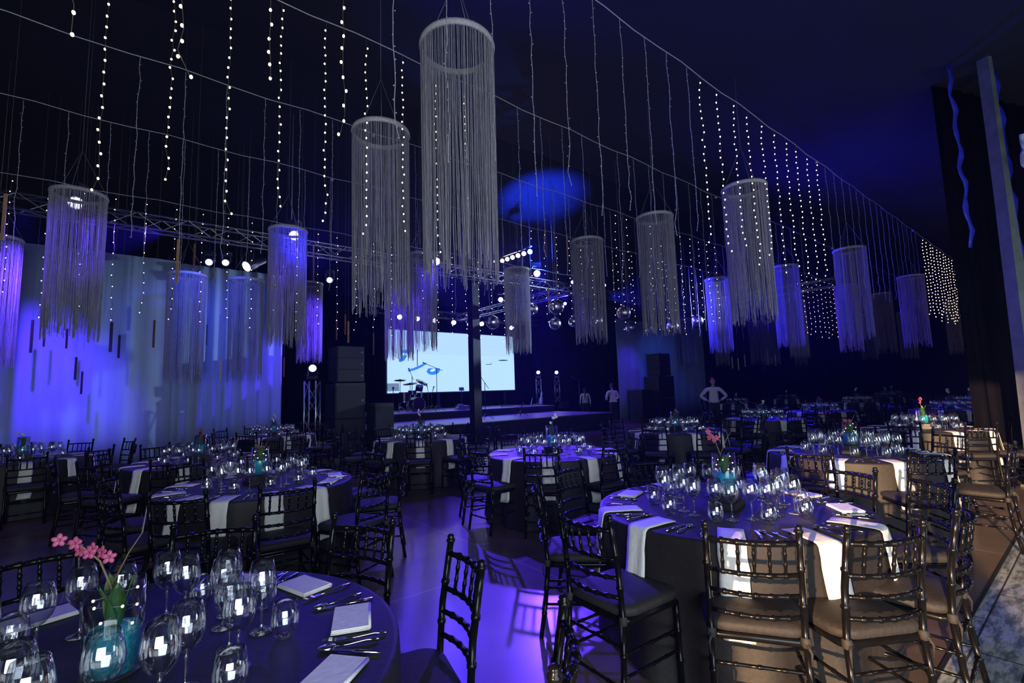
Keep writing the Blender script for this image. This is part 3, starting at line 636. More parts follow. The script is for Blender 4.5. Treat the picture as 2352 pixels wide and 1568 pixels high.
def chair_parts(n, nodes=True):
    parts = {}
    nd = 6 if nodes else 1
    for s in (-1, 1):
        m = MB(); bamboo(m, post_pts(s), .0145, nd if nodes else 1, n) if nodes else m.tube(post_pts(s), .0145, n)
        m.lathe([(.0145, 0), (.019, .004), (.019, .014), (.013, .018), (.016, .026), (.010, .034), (.001, .036)], n, (s*.185, -.262, .915))
        parts['back_post', s] = m
        m = MB(); P = [(s*.19, .205, 0), (s*.192, .19, .44)]
        bamboo(m, P, .0145, 3 if nodes else 1, n) if nodes else m.tube(P, .0145, n)
        parts['leg', s] = m
    rails = [.872, .735, .645, .555]
    for i, z in enumerate(rails):
        m = MB(); P = rail_pts(z, yb_at(z)); 
        if nodes: bamboo(m, P, .0105 if i else .0125, 6, n)
        else: m.tube(P, .011, n)
        parts['top_rail' if i == 0 else 'back_rail', i] = m
    for k in range(5):
        x = .185*(2*(k+1)/6-1); b = .045*(1-(x/.185)**2)
        m = MB(); P = [(x, yb_at(.735)-b, .735), (x, yb_at(.872)-b, .872)]
        if nodes: bamboo(m, P, .0075, 3, max(5, n-2))
        else: m.tube(P, .008, 4)
        parts['spindle', k] = m
    m = MB(); ring = []
    def rr(w, d, rad, nn=4, cx=0, cy_=0):
        out = []
        for q, (sx, sy) in enumerate(((1, 1), (-1, 1), (-1, -1), (1, -1))):
            for j in range(nn+1):
                a = PI/2*q + PI/2*j/nn; out.append((cx+sx*(w/2-rad)+rad*math.cos(a), cy_+sy*(d/2-rad)+rad*math.sin(a)))
        return out
    def loft(m, levels, cap=True):
        k = len(levels[0][0]); vs = []
        for pl, z in levels: vs += [(x, y, z) for x, y in pl]
        fs = [(i*k+j, i*k+(j+1) % k, (i+1)*k+(j+1) % k, (i+1)*k+j) for i in range(len(levels)-1) for j in range(k)]
        if cap: fs += [tuple(range(k-1, -1, -1)), tuple((len(levels)-1)*k+j for j in range(k))]
        m.add(vs, fs)
    loft(m, [(rr(.39, .40, .05), .425), (rr(.41, .42, .05), .43), (rr(.41, .42, .05), .452), (rr(.39, .4, .05), .458)]); parts['seat_frame', 0] = m
    m = MB(); loft(m, [(rr(.385, .40, .07, 5, 0, .005), .458), (rr(.43, .435, .09, 5, 0, .005), .466), (rr(.435, .44, .09, 5, 0, .005), .49), (rr(.42, .425, .09, 5, 0, .005), .503), (rr(.36, .36, .08, 5, 0, .005), .512), (rr(.16, .16, .05, 5, 0, .005), .517)])
    parts['cushion', 0] = m
    sidey = [((s*.192, .2), (s*.194, -.235)) for s in (-1, 1)]
    i = 0
    for z in (.2, .3):
        for s in (-1, 1):
            m = MB(); P = [(s*.192, .197, z), (s*.19, -.225, z)]
            bamboo(m, P, .0085, 4, n-2) if nodes else m.tube(P, .009, 4)
            parts['stretcher', i] = m; i += 1
    for (y, z) in ((.198, .25), (-.236, .16), (-.215, .33)):
        m = MB(); P = [(-.19, y, z), (.19, y, z)]
        bamboo(m, P, .0085, 4, n-2) if nodes else m.tube(P, .009, 4)
        parts['stretcher', i] = m; i += 1
    if nodes:
        for s in (-1, 1):
            m = MB(); m.lathe([(.017, -.02), (.021, -.012), (.021, .012), (.017, .02)], 8, (s*.187, -.206, .452))
            m.tube([(s*.187, -.222, .45), (s*.2, -.235, .42), (s*.196, -.232, .37)], [.008, .006, .003], 5)
            parts['cushion_tie', s] = m
    return parts
def chair_proto(full):
    root = empty('ballroom_chair')
    if full:
        for (nm, i), m in chair_parts(8, True).items(): m.build(nm, MT['cushion'] if nm in ('cushion', 'cushion_tie') else MT['lacquer'], root)
    else:
        P = chair_parts(5, False); back = MB()
        for (nm, i), m in P.items():
            if nm in ('top_rail', 'back_rail', 'spindle'): back.add(m.v, m.f)
            elif nm == 'cushion': m.build('cushion', MT['cushion'], root)
            elif nm in ('leg', 'back_post', 'seat_frame'): m.build(nm, MT['lacquer'], root)
        back.build('backrest', MT['lacquer'], root)
        st_ = MB(); [st_.add(m.v, m.f) for (nm, i), m in P.items() if nm == 'stretcher']; st_.build('stretcher', MT['lacquer'], root)
    seal(root); return root, [False]
CHAIR = chair_proto(True); CHAIR2 = chair_proto(False)
def chair_far():
    m = MB(); [m.add(q.v, q.f) for q in chair_parts(4, False).values()]
    return m.mesh('ballroom_chair', MT['lacquer'])
CHAIR3 = chair_far()

SIDES = {0: 'nearest the camera', 30: 'right of the nearest', 60: 'at near right', 90: 'at the right', 120: 'at far right', 150: 'right of the farthest', 180: 'farthest from the camera', -150: 'left of the farthest', -120: 'at far left', -90: 'at the left', -60: 'at near left', -30: 'left of the nearest'}
def side_names(angles):
    free = dict(SIDES); out = {}
    for a in sorted(angles, key=lambda q: abs(q)):
        k = min(free, key=lambda b: abs((a-b+180) % 360-180)); out[a] = free.pop(k)
    return out
# ------------------------------------------------------------------ table settings
def lathe_obj(prof, n): m = MB(); m.lathe(prof, n); return m
WP = [(.001, .002), (.036, .002), (.037, .004), (.02, .006), (.006, .012), (.0042, .03), (.004, .085), (.006, .098), (.02, .108), (.036, .128), (.045, .152), (.0465, .172), (.042, .2), (.034, .235), (.0335, .235)]
TP = [(.001, .002), (.022, .002), (.034, .012), (.043, .035), (.0455, .058), (.042, .085), (.035, .118), (.0345, .118)]
WINE = [lathe_obj(WP, n).mesh('wine_glass', MT['glass']) for n in (22, 12, 7)]
TUMB = [lathe_obj(TP, n).mesh('tumbler', MT['glass']) for n in (22, 12, 7)]
def napkin_mesh(hang, R0=.845, flat=False, seed=0):
    m = MB(); rnd = random.Random(seed); w = .066; vs = []; th = .008
    if flat: path = [(0, 0), (.03, .002), (.07, .001), (.115, .0), (.12, -.002)]; w = .1; ctl = [(x-.06, z) for x, z in path]
    else:
        ctl = [(-.25, .002), (-.18, .005), (-.1, .003), (-.03, .002), (-.008, -.002), (.004, -.014)]
        for k in range(1, 9):
            d = hang*k/8; ctl.append((.006+.075*(d/.75)+.012*(k/8), -.012-d))
    for i, (x, z) in enumerate(ctl):
        sk = .01*rnd.uniform(-1, 1)*(i/len(ctl)); ww = w*(1+.08*i/len(ctl))
        for k in range(7):
            q = 2*k/6-1; vs.append((x+(.004*math.cos(q*5+i*.3) if i > 5 else 0), q*ww+sk, z+.004+.001*math.sin(q*4)))
    n = len(ctl)
    fs = [(i*7+k, i*7+k+1, (i+1)*7+k+1, (i+1)*7+k) for i in range(n-1) for k in range(6)]
    m.add(vs, fs); return m
NAPH = []
for s, h_ in enumerate((.40, .46, .36, .43)): NAPH.append(napkin_mesh(h_, seed=s).mesh('napkin', MT['napkin']))
m = MB()
for k in range(3): m.box((0, 0, .003+.0048*k), (.125-.003*k, .2-.004*k, .0046))
m.tube([(.061, -.098, .008), (.061, .098, .008)], .0075, 8)
NAPF = m.mesh('napkin', MT['napkin'])
def cutlery(kind):
    m = MB()
    if kind == 'knife':
        m.tube([(0, -.1, .006), (0, -.02, .007), (0, 0, .006)], [.0055, .007, .004], 8)
        m.add([(-.001, 0, .005), (-.001, .1, .005), (.014, .09, .005), (.013, 0, .005), (-.001, 0, .008), (-.001, .1, .007), (.014, .09, .006), (.013, 0, .007)], [(0, 1, 2, 3), (7, 6, 5, 4), (0, 4, 5, 1), (1, 5, 6, 2), (2, 6, 7, 3), (3, 7, 4, 0)], False)
    elif kind == 'fork':
        m.tube([(0, -.1, .006), (0, -.06, .01), (0, 0, .005), (0, .03, .006)], [.0055, .005, .003, .005], 6)
        m.box((0, .045, .006), (.022, .03, .003))
        for k in range(4): m.tube([(-.0095+.0063*k, .055, .006), (-.0095+.0063*k, .08, .011), (-.008+.0055*k, .1, .01)], [.0022, .002, .001], 4)
    else:
        m.tube([(0, -.1, .006), (0, -.06, .01), (0, 0, .005), (0, .03, .006)], [.0055, .005, .003, .005], 6)
        m.ball((0, .06, .008), .03, 10, 6, (.62, 1, .2))
    return m.mesh(kind, MT['steel'])
CUT = {k: cutlery(k) for k in ('knife', 'fork', 'spoon')}
RT_ = .83
def cloth_mb(seed, n=120):
    rnd = random.Random(seed); ph = [rnd.uniform(0, 6.3) for _ in range(4)]; m = MB(); vs = []
    prof = [(.05, .7565), (.4, .7565), (.7, .7565), (.81, .7565), (.824, .755), (.831, .749), (.833, .74)]
    for r, z in prof: vs += [(r*math.cos(2*PI*k/n), r*math.sin(2*PI*k/n), z) for k in range(n)]
    L = 9
    for i in range(1, L+1):
        d = .74*i/L; q = (d/.75)
        for k in range(n):
            a = 2*PI*k/n; fo = math.sin(11*a+ph[0]+.6*math.sin(3*a+ph[1]))*.6 + .4*math.sin(17*a+ph[2])
            r = .834+.035*q + .075*(q**1.5)*fo*(.55+.45*math.sin(2*a+ph[3]))
            vs.append((r*math.cos(a), r*math.sin(a), .742-d+.008))
    k_ = len(prof)+L
    fs = [(i*n+k, (i+1)*n+k, (i+1)*n+(k+1) % n, i*n+(k+1) % n) for i in range(k_-1) for k in range(n)]
    fs.append(tuple(range(n)))
    m.add(vs, fs); return m
CLOTH = [cloth_mb(s).mesh('tablecloth', MT['cloth']) for s in (3, 4, 5)]
for me in CLOTH: me.flip_normals() if hasattr(me, 'flip_normals') else None
tt = MB(); tt.lathe([(.001, .72), (.8, .72), (.815, .735), (.8, .75), (.001, .75)], 40); TTOP = tt.mesh('tabletop', MT['black'])
tl = MB(); tl.tube([(0, 0, 0), (0, 0, .72)], .02, 8); TLEG = tl.mesh('leg', MT['alu'])
# vase, gel, orchid
def vase_set(p, col, style, lod, who):
    s = 1.0
    front = who == 'front left table'
    rb = MB(); rb.box((0, 0, .02), (.24, .17, .04)); rb.box((0, 0, .0605), (.2, .14, .04)); 
    if not front:
        o = rb.build('riser_block', MT['black'], loc=p); o.rotation_euler.z = ROT_U+.2
        tag(o, 'stepped black riser block under the vase on the '+who, 'riser')
    z0 = .0 if front else .081
    root = empty('flower_vase', p+Vector((0, 0, z0)), 0, 'clear cylinder vase of aqua gel beads on the '+who, 'vase')
    n = 32 if lod == 0 else 16
    m = MB(); m.lathe([(.001, .002), (.07, .002), (.0745, .006), (.0745, .262), (.0725, .262), (.0725, .012), (.001, .012)], n); m.build('vase_glass', MT['vase'], root)
    m = MB(); m.lathe([(.001, .014), (.0705, .014), (.0708, .12), (.06, .131), (.03, .127), (.001, .133)], n); m.build('gel_beads', MT['gel'], root)
    if lod == 0:
        rnd = random.Random(hash(who) % 97); mb = MB(); pts = []
        for k in range(9):
            a = k*2.4; r_ = .055; pts.append(Vector((r_*math.cos(a), r_*math.sin(a), .14+.012*k)))
        mb.tube(pts, .0012, 4); w = mb.build('micro_light_wire', MT['wire'], root)
        for b in pts: m = MB(); m.ball(b, .0042, 6, 4); m.build('micro_light', MT['bulb'], w)
    orc = empty('orchid', p+Vector((0, 0, z0+.13)), 0, '%s orchid standing in the vase on the %s' % ({'pink': 'pink', 'magenta': 'magenta', 'white_petal': 'white', 'red': 'red'}[col], who), 'flower')
    rnd = random.Random(int(p.x*100) % 1000)
    for k in range(4 if lod < 2 else 2):
        a = k*1.7+rnd.random(); h = .11+.05*rnd.random(); m = MB(); vs = []
        for i in range(7):
            t = i/6; w_ = .026*math.sin(PI*min(1, .15+t*.85))**.7; c = Vector((math.cos(a)*.042*t**1.3, math.sin(a)*.042*t**1.3, h*t)); sx = Vector((-math.sin(a), math.cos(a), 0))
            nn = Vector((math.cos(a), math.sin(a), 0))*.006
            vs += [c-sx*w_, c+nn, c+sx*w_]
        m.add(vs, [(3*i+j, 3*i+j+1, 3*i+j+4, 3*i+j+3) for i in range(6) for j in range(2)]); o = m.build('leaf', MT['leaf'], orc)
        if lod == 0: solid(o, .002)
    if style == 'none': return
    hx, hz = style
    pts = [Vector((0, 0, 0)), Vector((hx*.15, .01, hz*.45)), Vector((hx*.4, .01, hz*.75)), Vector((hx*.75, 0, hz*.95)), Vector((hx*1.1, -.01, hz))]
    m = MB(); m.tube(pts, [.004, .0035, .003, .0025, .0015], 5)
    if lod == 0:
        m.tube([pts[1], pts[1]+Vector((.05, 0, .1)), pts[1]+Vector((.09, 0, .16))], [.003, .002, .001], 5)
    m.build('stem', MT['stem'], orc)
    nf = 7 if lod == 0 else (5 if lod == 1 else 3)
    for k in range(nf):
        t = .45+.5*k/nf; f = t*4; i = min(int(f), 3); c = pts[i].lerp(pts[i+1], f-i)+Vector((rnd.uniform(-.03, .03), rnd.uniform(-.02, .02), rnd.uniform(-.025, .03)))
        m = MB(); Q = Matrix.Rotation(rnd.uniform(-.5, .5), 3, 'Z') @ Matrix.Rotation(R(80), 3, 'X')
        ps = .0145 if lod < 2 else .028
        for j in range(5):
            a = 2*PI*j/5+.3; m.ball(c+Q @ Vector((ps*.75*math.cos(a), ps*.75*math.sin(a), 0)), ps*.72, 7, 5, (1, .75, .22), Q @ Matrix.Rotation(a, 3, 'Z'))
        m.ball(c+Q @ Vector((0, 0, ps*.3)), ps*.3, 6, 4)
        m.build('blossom', MT[col], orc)

# tables: key: (X, Y), name, lod, flower colour, flower reach, [chair back tops in the photo] or start angle
TB = {
 'G': ((-1.22, 1.52), 'front left table', 0, 'pink', (-.15, .25)),
 'A': ((1.39, 3.29), 'front right table', 0, 'pink', (-.1, .27)),
 'B': ((-2.45, 4.70), 'second table on the left', 0, 'pink', (-.02, .12)),
 'E': ((3.77, 5.50), 'second table on the right', 0, 'pink', (-.02, .14)),
 'C': ((.48, 6.34), 'centre table near the pole', 1, 'white_petal', (.05, .26)),
 'D': ((-1.73, 8.98), 'table left of the pole', 1, 'white_petal', (-.04, .3)),
 'H': ((-4.28, 6.63), 'third table on the left', 1, 'red', (.02, .18)),
 'F': ((2.93, 8.88), 'table with magenta flowers', 1, 'magenta', (.04, .15)),
 'O': ((6.62, 7.9), 'third sunlit table at right', 1, 'pink', (-.04, .28)),
 'I': ((-7.48, 7.42), 'table at far left edge', 1, 'white_petal', (-.12, .2)),
 'K': ((5.69, 11.16), 'right table with white flowers', 1, 'white_petal', (.03, .22)),
 'J': ((-5.27, 10.65), 'table beside the violet drape', 1, 'white_petal', (0, .26)),
 'L': ((8.47, 13.48), 'small table with pink flowers', 2, 'pink', (0, .15)),
 'P': ((11.18, 12.48), 'table behind third sunlit one', 2, 'white_petal', (-.05, .3)),
 'Q': ((14.3, 15.2), 'table before the tent column', 2, 'white_petal', (0, .25)),
 'N': ((12.87, 18.21), 'distant table with tall flowers', 2, 'white_petal', (-.05, .35)),
 'M': ((9.67, 21.06), 'distant table beside right drape', 2, 'white_petal', (0, .2)),
 'S': ((14.0, 24.9), 'distant table at back left', 2, 'white_petal', (0, .2)),
 'T': ((17.3, 22.6), 'distant table at back middle', 2, 'white_petal', (0, .25)),
 'X': ((19.8, 25.4), 'distant table at back right', 2, 'white_petal', (0, .25)),
 'Z': ((18.0, 18.6), 'last table at far right', 2, 'magenta', (0, .3)),
}
CHPX = {
 'G': [(1061, 1272), (780, 1216), (467, 1228), (70, 1285), (1276, 1460)],
 'A': [(1723, 1214), (2028, 1213), (2134, 1096), (2200, 1165), (1342, 1179), (1239, 1108), (1490, 1055), (1646, 1051), (1308, 1070), (1945, 1075)],
 'B': [(662, 1113), (410, 1135), (866, 1082), (858, 1035), (926, 1050), (726, 1037), (252, 1123), (248, 1093), (431, 1062)],
 'E': [(2138, 1037), (1853, 1036), (2321, 1022), (2207, 990), (2130, 968), (1790, 985)],
 'C': [(1243, 1033), (1388, 1021), (1099, 1030), (1058, 1020), (1170, 992), (1290, 985), (1455, 1000)],
}
GEN = {'D': 10, 'H': 22, 'F': 3, 'O': -14, 'I': 12, 'K': 0, 'J': 8, 'L': 5, 'P': 18, 'Q': 0, 'N': 9, 'M': 0, 'S': 4, 'T': 12, 'X': 20, 'Z': 7}
nap_px = {'A': [(1450, 1136), (1400, 1172), (1490, 1205), (1680, 1236), (1850, 1228), (1995, 1208), (1962, 1170), (1850, 1136)]}
far_glass = MB(); wine_count = 0
blockers = []
def clear_of(p, key):
    for k2, t2 in TB.items():
        if k2 != key and (Vector((t2[0][0], t2[0][1], 0))-p).length < 1.24: return False
    return True
all_chairs = []
for key, ((X, Y), who, lod, col, reach) in TB.items():
    c = Vector((X, Y, 0))
    rt = empty('banquet_table', c, ROT_U, 'round banquet table covered in black, the '+who, 'table', 'round banquet tables')
    link(bpy.data.objects.new('tabletop', TTOP), rt)
    for a in range(4):
        l = link(bpy.data.objects.new('leg', TLEG), rt); l.location = (.5*math.cos(PI/4+a*PI/2), .5*math.sin(PI/4+a*PI/2), 0)
    cl = link(bpy.data.objects.new('tablecloth', CLOTH[len(blockers) % 3])); cl.location = c; cl.rotation_euler.z = len(blockers)*.9; blockers.append(key)
    tag(cl, 'black floor-length tablecloth on the '+who, 'tablecloth', 'black tablecloths')
    def polar(a, r): a = R(a); return c+Vector((math.sin(a)*r, -math.cos(a)*r, 0))
    # camera-facing direction is angle 0
    if key in CHPX:
        chairs = []
        for (px, py) in CHPX[key]:
            q = at_z(px, py, .92); d = q-c; d.z = 0
            a = math.degrees(math.atan2(d.x, -d.y)); r = min(1.38, max(1.09, d.length)); chairs.append((a, r))
    else:
        chairs = [((GEN[key]+k*36+180) % 360-180, 1.36+.06*math.sin(k*2.1+GEN[key])) for k in range(10)]
    names = side_names([a for a, r in chairs])
    for a, r in chairs:
        p = polar(a, r-.25); rz = R(a)
        jit = 0 if key in CHPX else random.uniform(-.08, .08)
        ok = clear_of(p, key) and all((p-q).length > .37 for q in all_chairs)
        if not ok: continue
        all_chairs.append(p)
        lb = 'black ballroom chair, '+names[a]+', by the '+who
        gr = 'black ballroom chairs around the tables'
        if lod == 0 or key == 'C': o = inst(CHAIR[0], CHAIR[1], p, rz+jit)
        elif lod == 1: o = inst(CHAIR2[0], CHAIR2[1], p, rz+jit)
        else: o = link(bpy.data.objects.new('ballroom_chair', CHAIR3)); o.location = p; o.rotation_euler.z = rz+jit
        tag(o, lb, 'chair', gr)
    # centrepiece
    vase_set(c+Vector((0, 0, .757)), col, reach, lod, who)
    # glasses
    base = GEN.get(key, 6)
    gl = []; gn = side_names([((base+36*k+180) % 360)-180 for k in range(10)])
    for k in range(10):
        a = base+36*k
        sd_ = gn[((a+180) % 360)-180]
        gl.append(('w', a-5+random.uniform(-3, 3), .33+random.uniform(-.03, .03), 'inner', sd_))
        gl.append(('w', a+11+random.uniform(-3, 3), .395+random.uniform(-.03, .03), 'outer', sd_))
        gl.append(('t', a-3+random.uniform(-3, 3), .445+random.uniform(-.02, .03), '', sd_))
    for kd, a, r, io, sd_ in gl:
        p = polar(a, r)+Vector((0, 0, .757))
        if kd == 'w':
            wine_count += 1
            if wine_count > 290:
                tmp = MB(); tmp.lathe(WP, 6, p); far_glass.add(tmp.v, tmp.f); continue
        o = link(bpy.data.objects.new('wine_glass' if kd == 'w' else 'tumbler', (WINE if kd == 'w' else TUMB)[lod])); o.location = p; o.rotation_euler.z = a
        tag(o, (io+' stemmed wine glass, ' if kd == 'w' else 'stemless tumbler, ')+sd_+', on the '+who, 'wine glass' if kd == 'w' else 'tumbler', ('wine glasses' if kd == 'w' else 'tumblers')+' on the '+who)
    # napkins
    if key in nap_px:
        angs = []
        for (px, py) in nap_px[key]:
            d = at_z(px, py, .757)-c; angs.append(math.degrees(math.atan2(d.x, -d.y)))
        angs += [150, -165]
    elif key == 'G': angs = [math.degrees(math.atan2(*(lambda d: (d.x, -d.y))(at_z(px, py, .757)-c))) for px, py in ((680, 1357), (836, 1418), (800, 1562), (470, 1400), (110, 1440))]
    elif key == 'B': angs = [-52, -18, 8, 35, 62, 88, 120, 155, -160, -125, -88]
    else: angs = [((GEN.get(key, -8)+18*0+36*k+180) % 360-180) for k in range(10)]
    nn = side_names(angs)
    for i, a in enumerate(angs):
        flat_ = key == 'G' or (key == 'A' and i in (0, 6, 7)) or (key == 'B' and i in (5, 6))
        o = link(bpy.data.objects.new('napkin', NAPF if flat_ else NAPH[i % 4]))
        if flat_: o.location = polar(a, .68)+Vector((0, 0, .758)); o.rotation_euler.z = R(a)-PI/2+random.uniform(-.15, .15)
        else: o.location = polar(a, .835)+Vector((0, 0, .757)); o.rotation_euler.z = R(a)-PI/2
        if not flat_ and lod < 2: solid(o, .004)
        tag(o, ('flat white napkin, ' if flat_ else 'draped white napkin, ')+nn[a]+', on the '+who, 'napkin', 'white napkins')
    # cutlery
    if lod == 0:
        for i, a in enumerate(angs):
            for kd, da, rr_, tw in (('fork', -12, .69, .1), ('knife', 11.5, .69, -.12), ('spoon', 15.5, .67, .05)):
                o = link(bpy.data.objects.new(kd, CUT[kd])); o.location = polar(a+da, rr_)+Vector((0, 0, .757)); o.rotation_euler.z = R(a+da)+tw+random.uniform(-.12, .12)
                tag(o, 'silver %s, %s, on the %s' % (kd, nn[a], who), kd, 'silver cutlery')
if far_glass.v:
    o = far_glass.build('wine_glasses', MT['glass']); tag(o, 'mass of tiny wine glasses on the most distant tables', 'wine glasses', kind='stuff')
# an extra chair row seen dark at the near right
# ------------------------------------------------------------------ speakers
def speaker(name, u0, u1, v0, v1, z0, z1, label, boxes=1, grille=True):
    root = empty(name, W((u0+u1)/2, (v0+v1)/2, z0), ROT_U, label, 'speaker')
    H = (z1-z0)/boxes; w, d = u1-u0, v1-v0
    for k in range(boxes):
        m = MB(); m.box((0, 0, H*(k+.5)), (w, d, H-.012)); cb = m.build('cabinet', MT['speaker'], root)
        m = MB(); m.box((0, -d/2-.008, H*(k+.5)), (w*.92, .016, H*.86)); m.build('grille', MT['grille'], cb)
        m = MB(); m.box((w*.4, -d/2-.02, H*(k+.5)), (.05, .012, .02)); m.build('badge', MT['alu'], cb)
    return root
speaker('line_array_speaker', 4.42, 5.17, 12.9, 13.6, 1.96, 2.92, 'black three-box speaker on top of the left stack', 3)
speaker('bass_speaker', 4.38, 5.2, 12.9, 13.7, .98, 1.93, 'upper black bass bin in the left speaker tower', 1)
speaker('bass_speaker', 4.38, 5.2, 12.9, 13.7, 0.0, .97, 'lower black bass bin in the left speaker tower', 1)
speaker('side_speaker', 5.24, 5.78, 12.35, 12.9, 0, 1.36, 'grey-black speaker cabinet right of the left tower', 1)
speaker('line_array_speaker', 18.95, 19.8, 12.8, 13.5, 2.07, 3.1, 'black three-box speaker on top of the right stack', 3)
speaker('bass_speaker', 18.8, 20.0, 12.8, 13.6, 1.04, 2.06, 'upper black bass bin in the right speaker stack', 1)
speaker('bass_speaker', 18.8, 20.0, 12.8, 13.6, 0, 1.03, 'lower black bass bin in the right speaker stack', 1)
speaker('side_speaker', 18.05, 18.7, 13.2, 13.9, 0, 1.47, 'lower black cabinet left of the right speaker stack', 1)
for k, (px, py) in enumerate(((1163, 948), (1232, 943), (1296, 937))):
    q = at_z(px, py, ZS); root = empty('stage_monitor', Vector((q.x, q.y, ZS)), ROT_U, 'black wedge monitor on the stage front, %s from the left' % ORD[k], 'monitor speaker')
    m = MB(); pr = [(-.2, 0), (.2, 0), (.2, .12), (-.02, .34), (-.2, .3)]; vs = [(x, y, z) for x in (-.3, .3) for y, z in pr]
    m.add(vs, [(0, 1, 2, 3, 4), (9, 8, 7, 6, 5)]+[(i, i+5, (i+1) % 5+5, (i+1) % 5) for i in range(5)], False); m.build('cabinet', MT['speaker'], root)
    m = MB(); m.add([(-.27, .195, .14), (.27, .195, .14), (.27, .0, .335), (-.27, .0, .335), (-.27, .205, .15), (.27, .205, .15), (.27, .01, .345), (-.27, .01, .345)], [(3, 2, 1, 0), (4, 5, 6, 7), (0, 1, 5, 4), (1, 2, 6, 5), (2, 3, 7, 6), (3, 0, 4, 7)], False); m.build('grille', MT['grille'], root)

# ------------------------------------------------------------------ stage gear
def tripod(m, h, s=.28, r=.012):
    m.tube([(0, 0, .06), (0, 0, h)], r, 6)
    for k in range(3): a = k*2*PI/3+.4; m.tube([(0, 0, .22), (s*math.cos(a), s*math.sin(a), .01)], r*.8, 5)
VK = 18.0
def gear(px, py, v=VK): q = at_V(px, py, v); return q
def base_of(px, py, v=VK, z=ZR): q = at_V(px, py, v); return Vector((q.x, q.y, z)), q.z-z
for px, py, w, tilt, lb in ((919, 872, .24, .05, 'small cymbal on a stand above the floor tom'), (942, 880, .3, -.06, 'large tilted cymbal in the middle of the drum kit'), (969, 877, .27, .55, 'steeply tilted cymbal at the right of the drum kit')):
    b, h = base_of(px, py); root = empty('cymbal_stand', b, 0, lb, 'cymbal')
    m = MB(); tripod(m, h); m.build('stand', MT['steel'], root)
    m = MB(); m.lathe([(.001, .03), (.03, .025), (.04, .01), (w, -.02), (w, -.024), (.001, .0)], 24, (0, 0, h), Matrix.Rotation(tilt, 3, 'Y') @ Matrix.Rotation(.2, 3, 'X')); m.build('cymbal', MT['cymbal'], root)
def drum(px, py, r, d, axis, lb, name, stand=True):
    q = at_V(px, py, VK-.1); 
    if not stand: q.z = ZR+r+.01
    Q = axis; root = empty(name, q, ROT_U, lb, 'drum')
    m = MB(); m.lathe([(r, -d/2), (r, d/2)], 28, M=Q); m.build('shell', MT['drum'], root)
    m = MB(); m.lathe([(r*1.03, -d/2-.01), (r*1.03, -d/2+.025), (r*.97, -d/2+.025), (r*.97, -d/2-.01), (r*1.03, -d/2-.01)], 28, M=Q); m.lathe([(r*1.03, d/2-.025), (r*1.03, d/2+.01), (r*.97, d/2+.01), (r*.97, d/2-.025), (r*1.03, d/2-.025)], 28, M=Q); m.build('hoop', MT['steel'], root)
    m = MB(); m.disc(Q @ Vector((0, 0, d/2)), r*.98, 28, Q); m.disc(Q @ Vector((0, 0, -d/2)), r*.98, 28, Q); m.build('drumhead', MT['drumhead' if stand else 'drum'], root)
    hz = q.z-ZR
    m = MB()
    for k in range(3):
        a = k*2.1+.5
        m.tube([(r*.9*math.cos(a), r*.9*math.sin(a)*(.5 if not stand else 1), -.02), (r*1.15*math.cos(a), r*1.15*math.sin(a)*(.7 if not stand else 1), -hz+.005)], .01, 5)
    m.build('leg', MT['steel'], root)
HX = Matrix.Rotation(R(90), 3, 'X')
drum(957, 915, .28, .42, HX, 'large dark bass drum lying on its side on the riser', 'bass_drum', False)
drum(928, 912, .2, .38, Matrix.Identity(3), 'dark floor tom at the left of the drum kit', 'floor_tom')
drum(963, 891, .15, .2, Matrix.Rotation(.35, 3, 'X'), 'small dark rack tom above the bass drum', 'rack_tom')
drum(947, 901, .17, .14, Matrix.Identity(3), 'shallow snare drum left of the bass drum', 'snare_drum')
def mic_stand(px, pyb, v, z, h, tip, lb):
    q = at_V(px, pyb, v); root = empty('microphone_stand', Vector((q.x, q.y, z)), 0, lb, 'microphone stand')
    m = MB(); tripod(m, h, .32, .013); m.build('stand', MT['fixture'], root)
    m = MB(); t = Vector(tip); m.tube([Vector((0, 0, h))-t*.5, Vector((0, 0, h))+t], .01, 6); m.build('boom', MT['fixture'], root)
    e = Vector((0, 0, h))+t; Q = t.to_track_quat('Z', 'Y').to_matrix(); m = MB(); m.lathe([(.001, -.12), (.014, -.12), (.018, 0), (.03, .03), (.026, .06), (.001, .07)], 10, e, Q); m.build('microphone', MT['fixture'], root)
mic_stand(1115, 950, 14.2, ZS, 1.32, (-.28, -.05, .45), 'microphone stand with angled boom at the front of the stage')
mic_stand(1004, 940, 17.2, ZR, 1.72, (-.5, 0, .22), 'tall boom stand right of the drum kit')
mic_stand(947, 935, 18.6, ZR, 1.45, (-.12, 0, .3), 'boom stand leaning over the drum kit')
mic_stand(984, 938, 17.4, ZR, .75, (-.05, 0, .3), 'short microphone stand in front of the rack tom')
mic_stand(992, 938, 17.5, ZR, .68, (.08, 0, .25), 'shorter microphone stand right of the rack tom')
mic_stand(1196, 945, 14.4, ZS, .35, (.1, 0, .1), 'low microphone stand base between the stage monitors')
mic_stand(1332, 930, 15.9, 0, 2.0, (-.3, 0, .15), 'dark tall stand beside the stage in front of a worker')
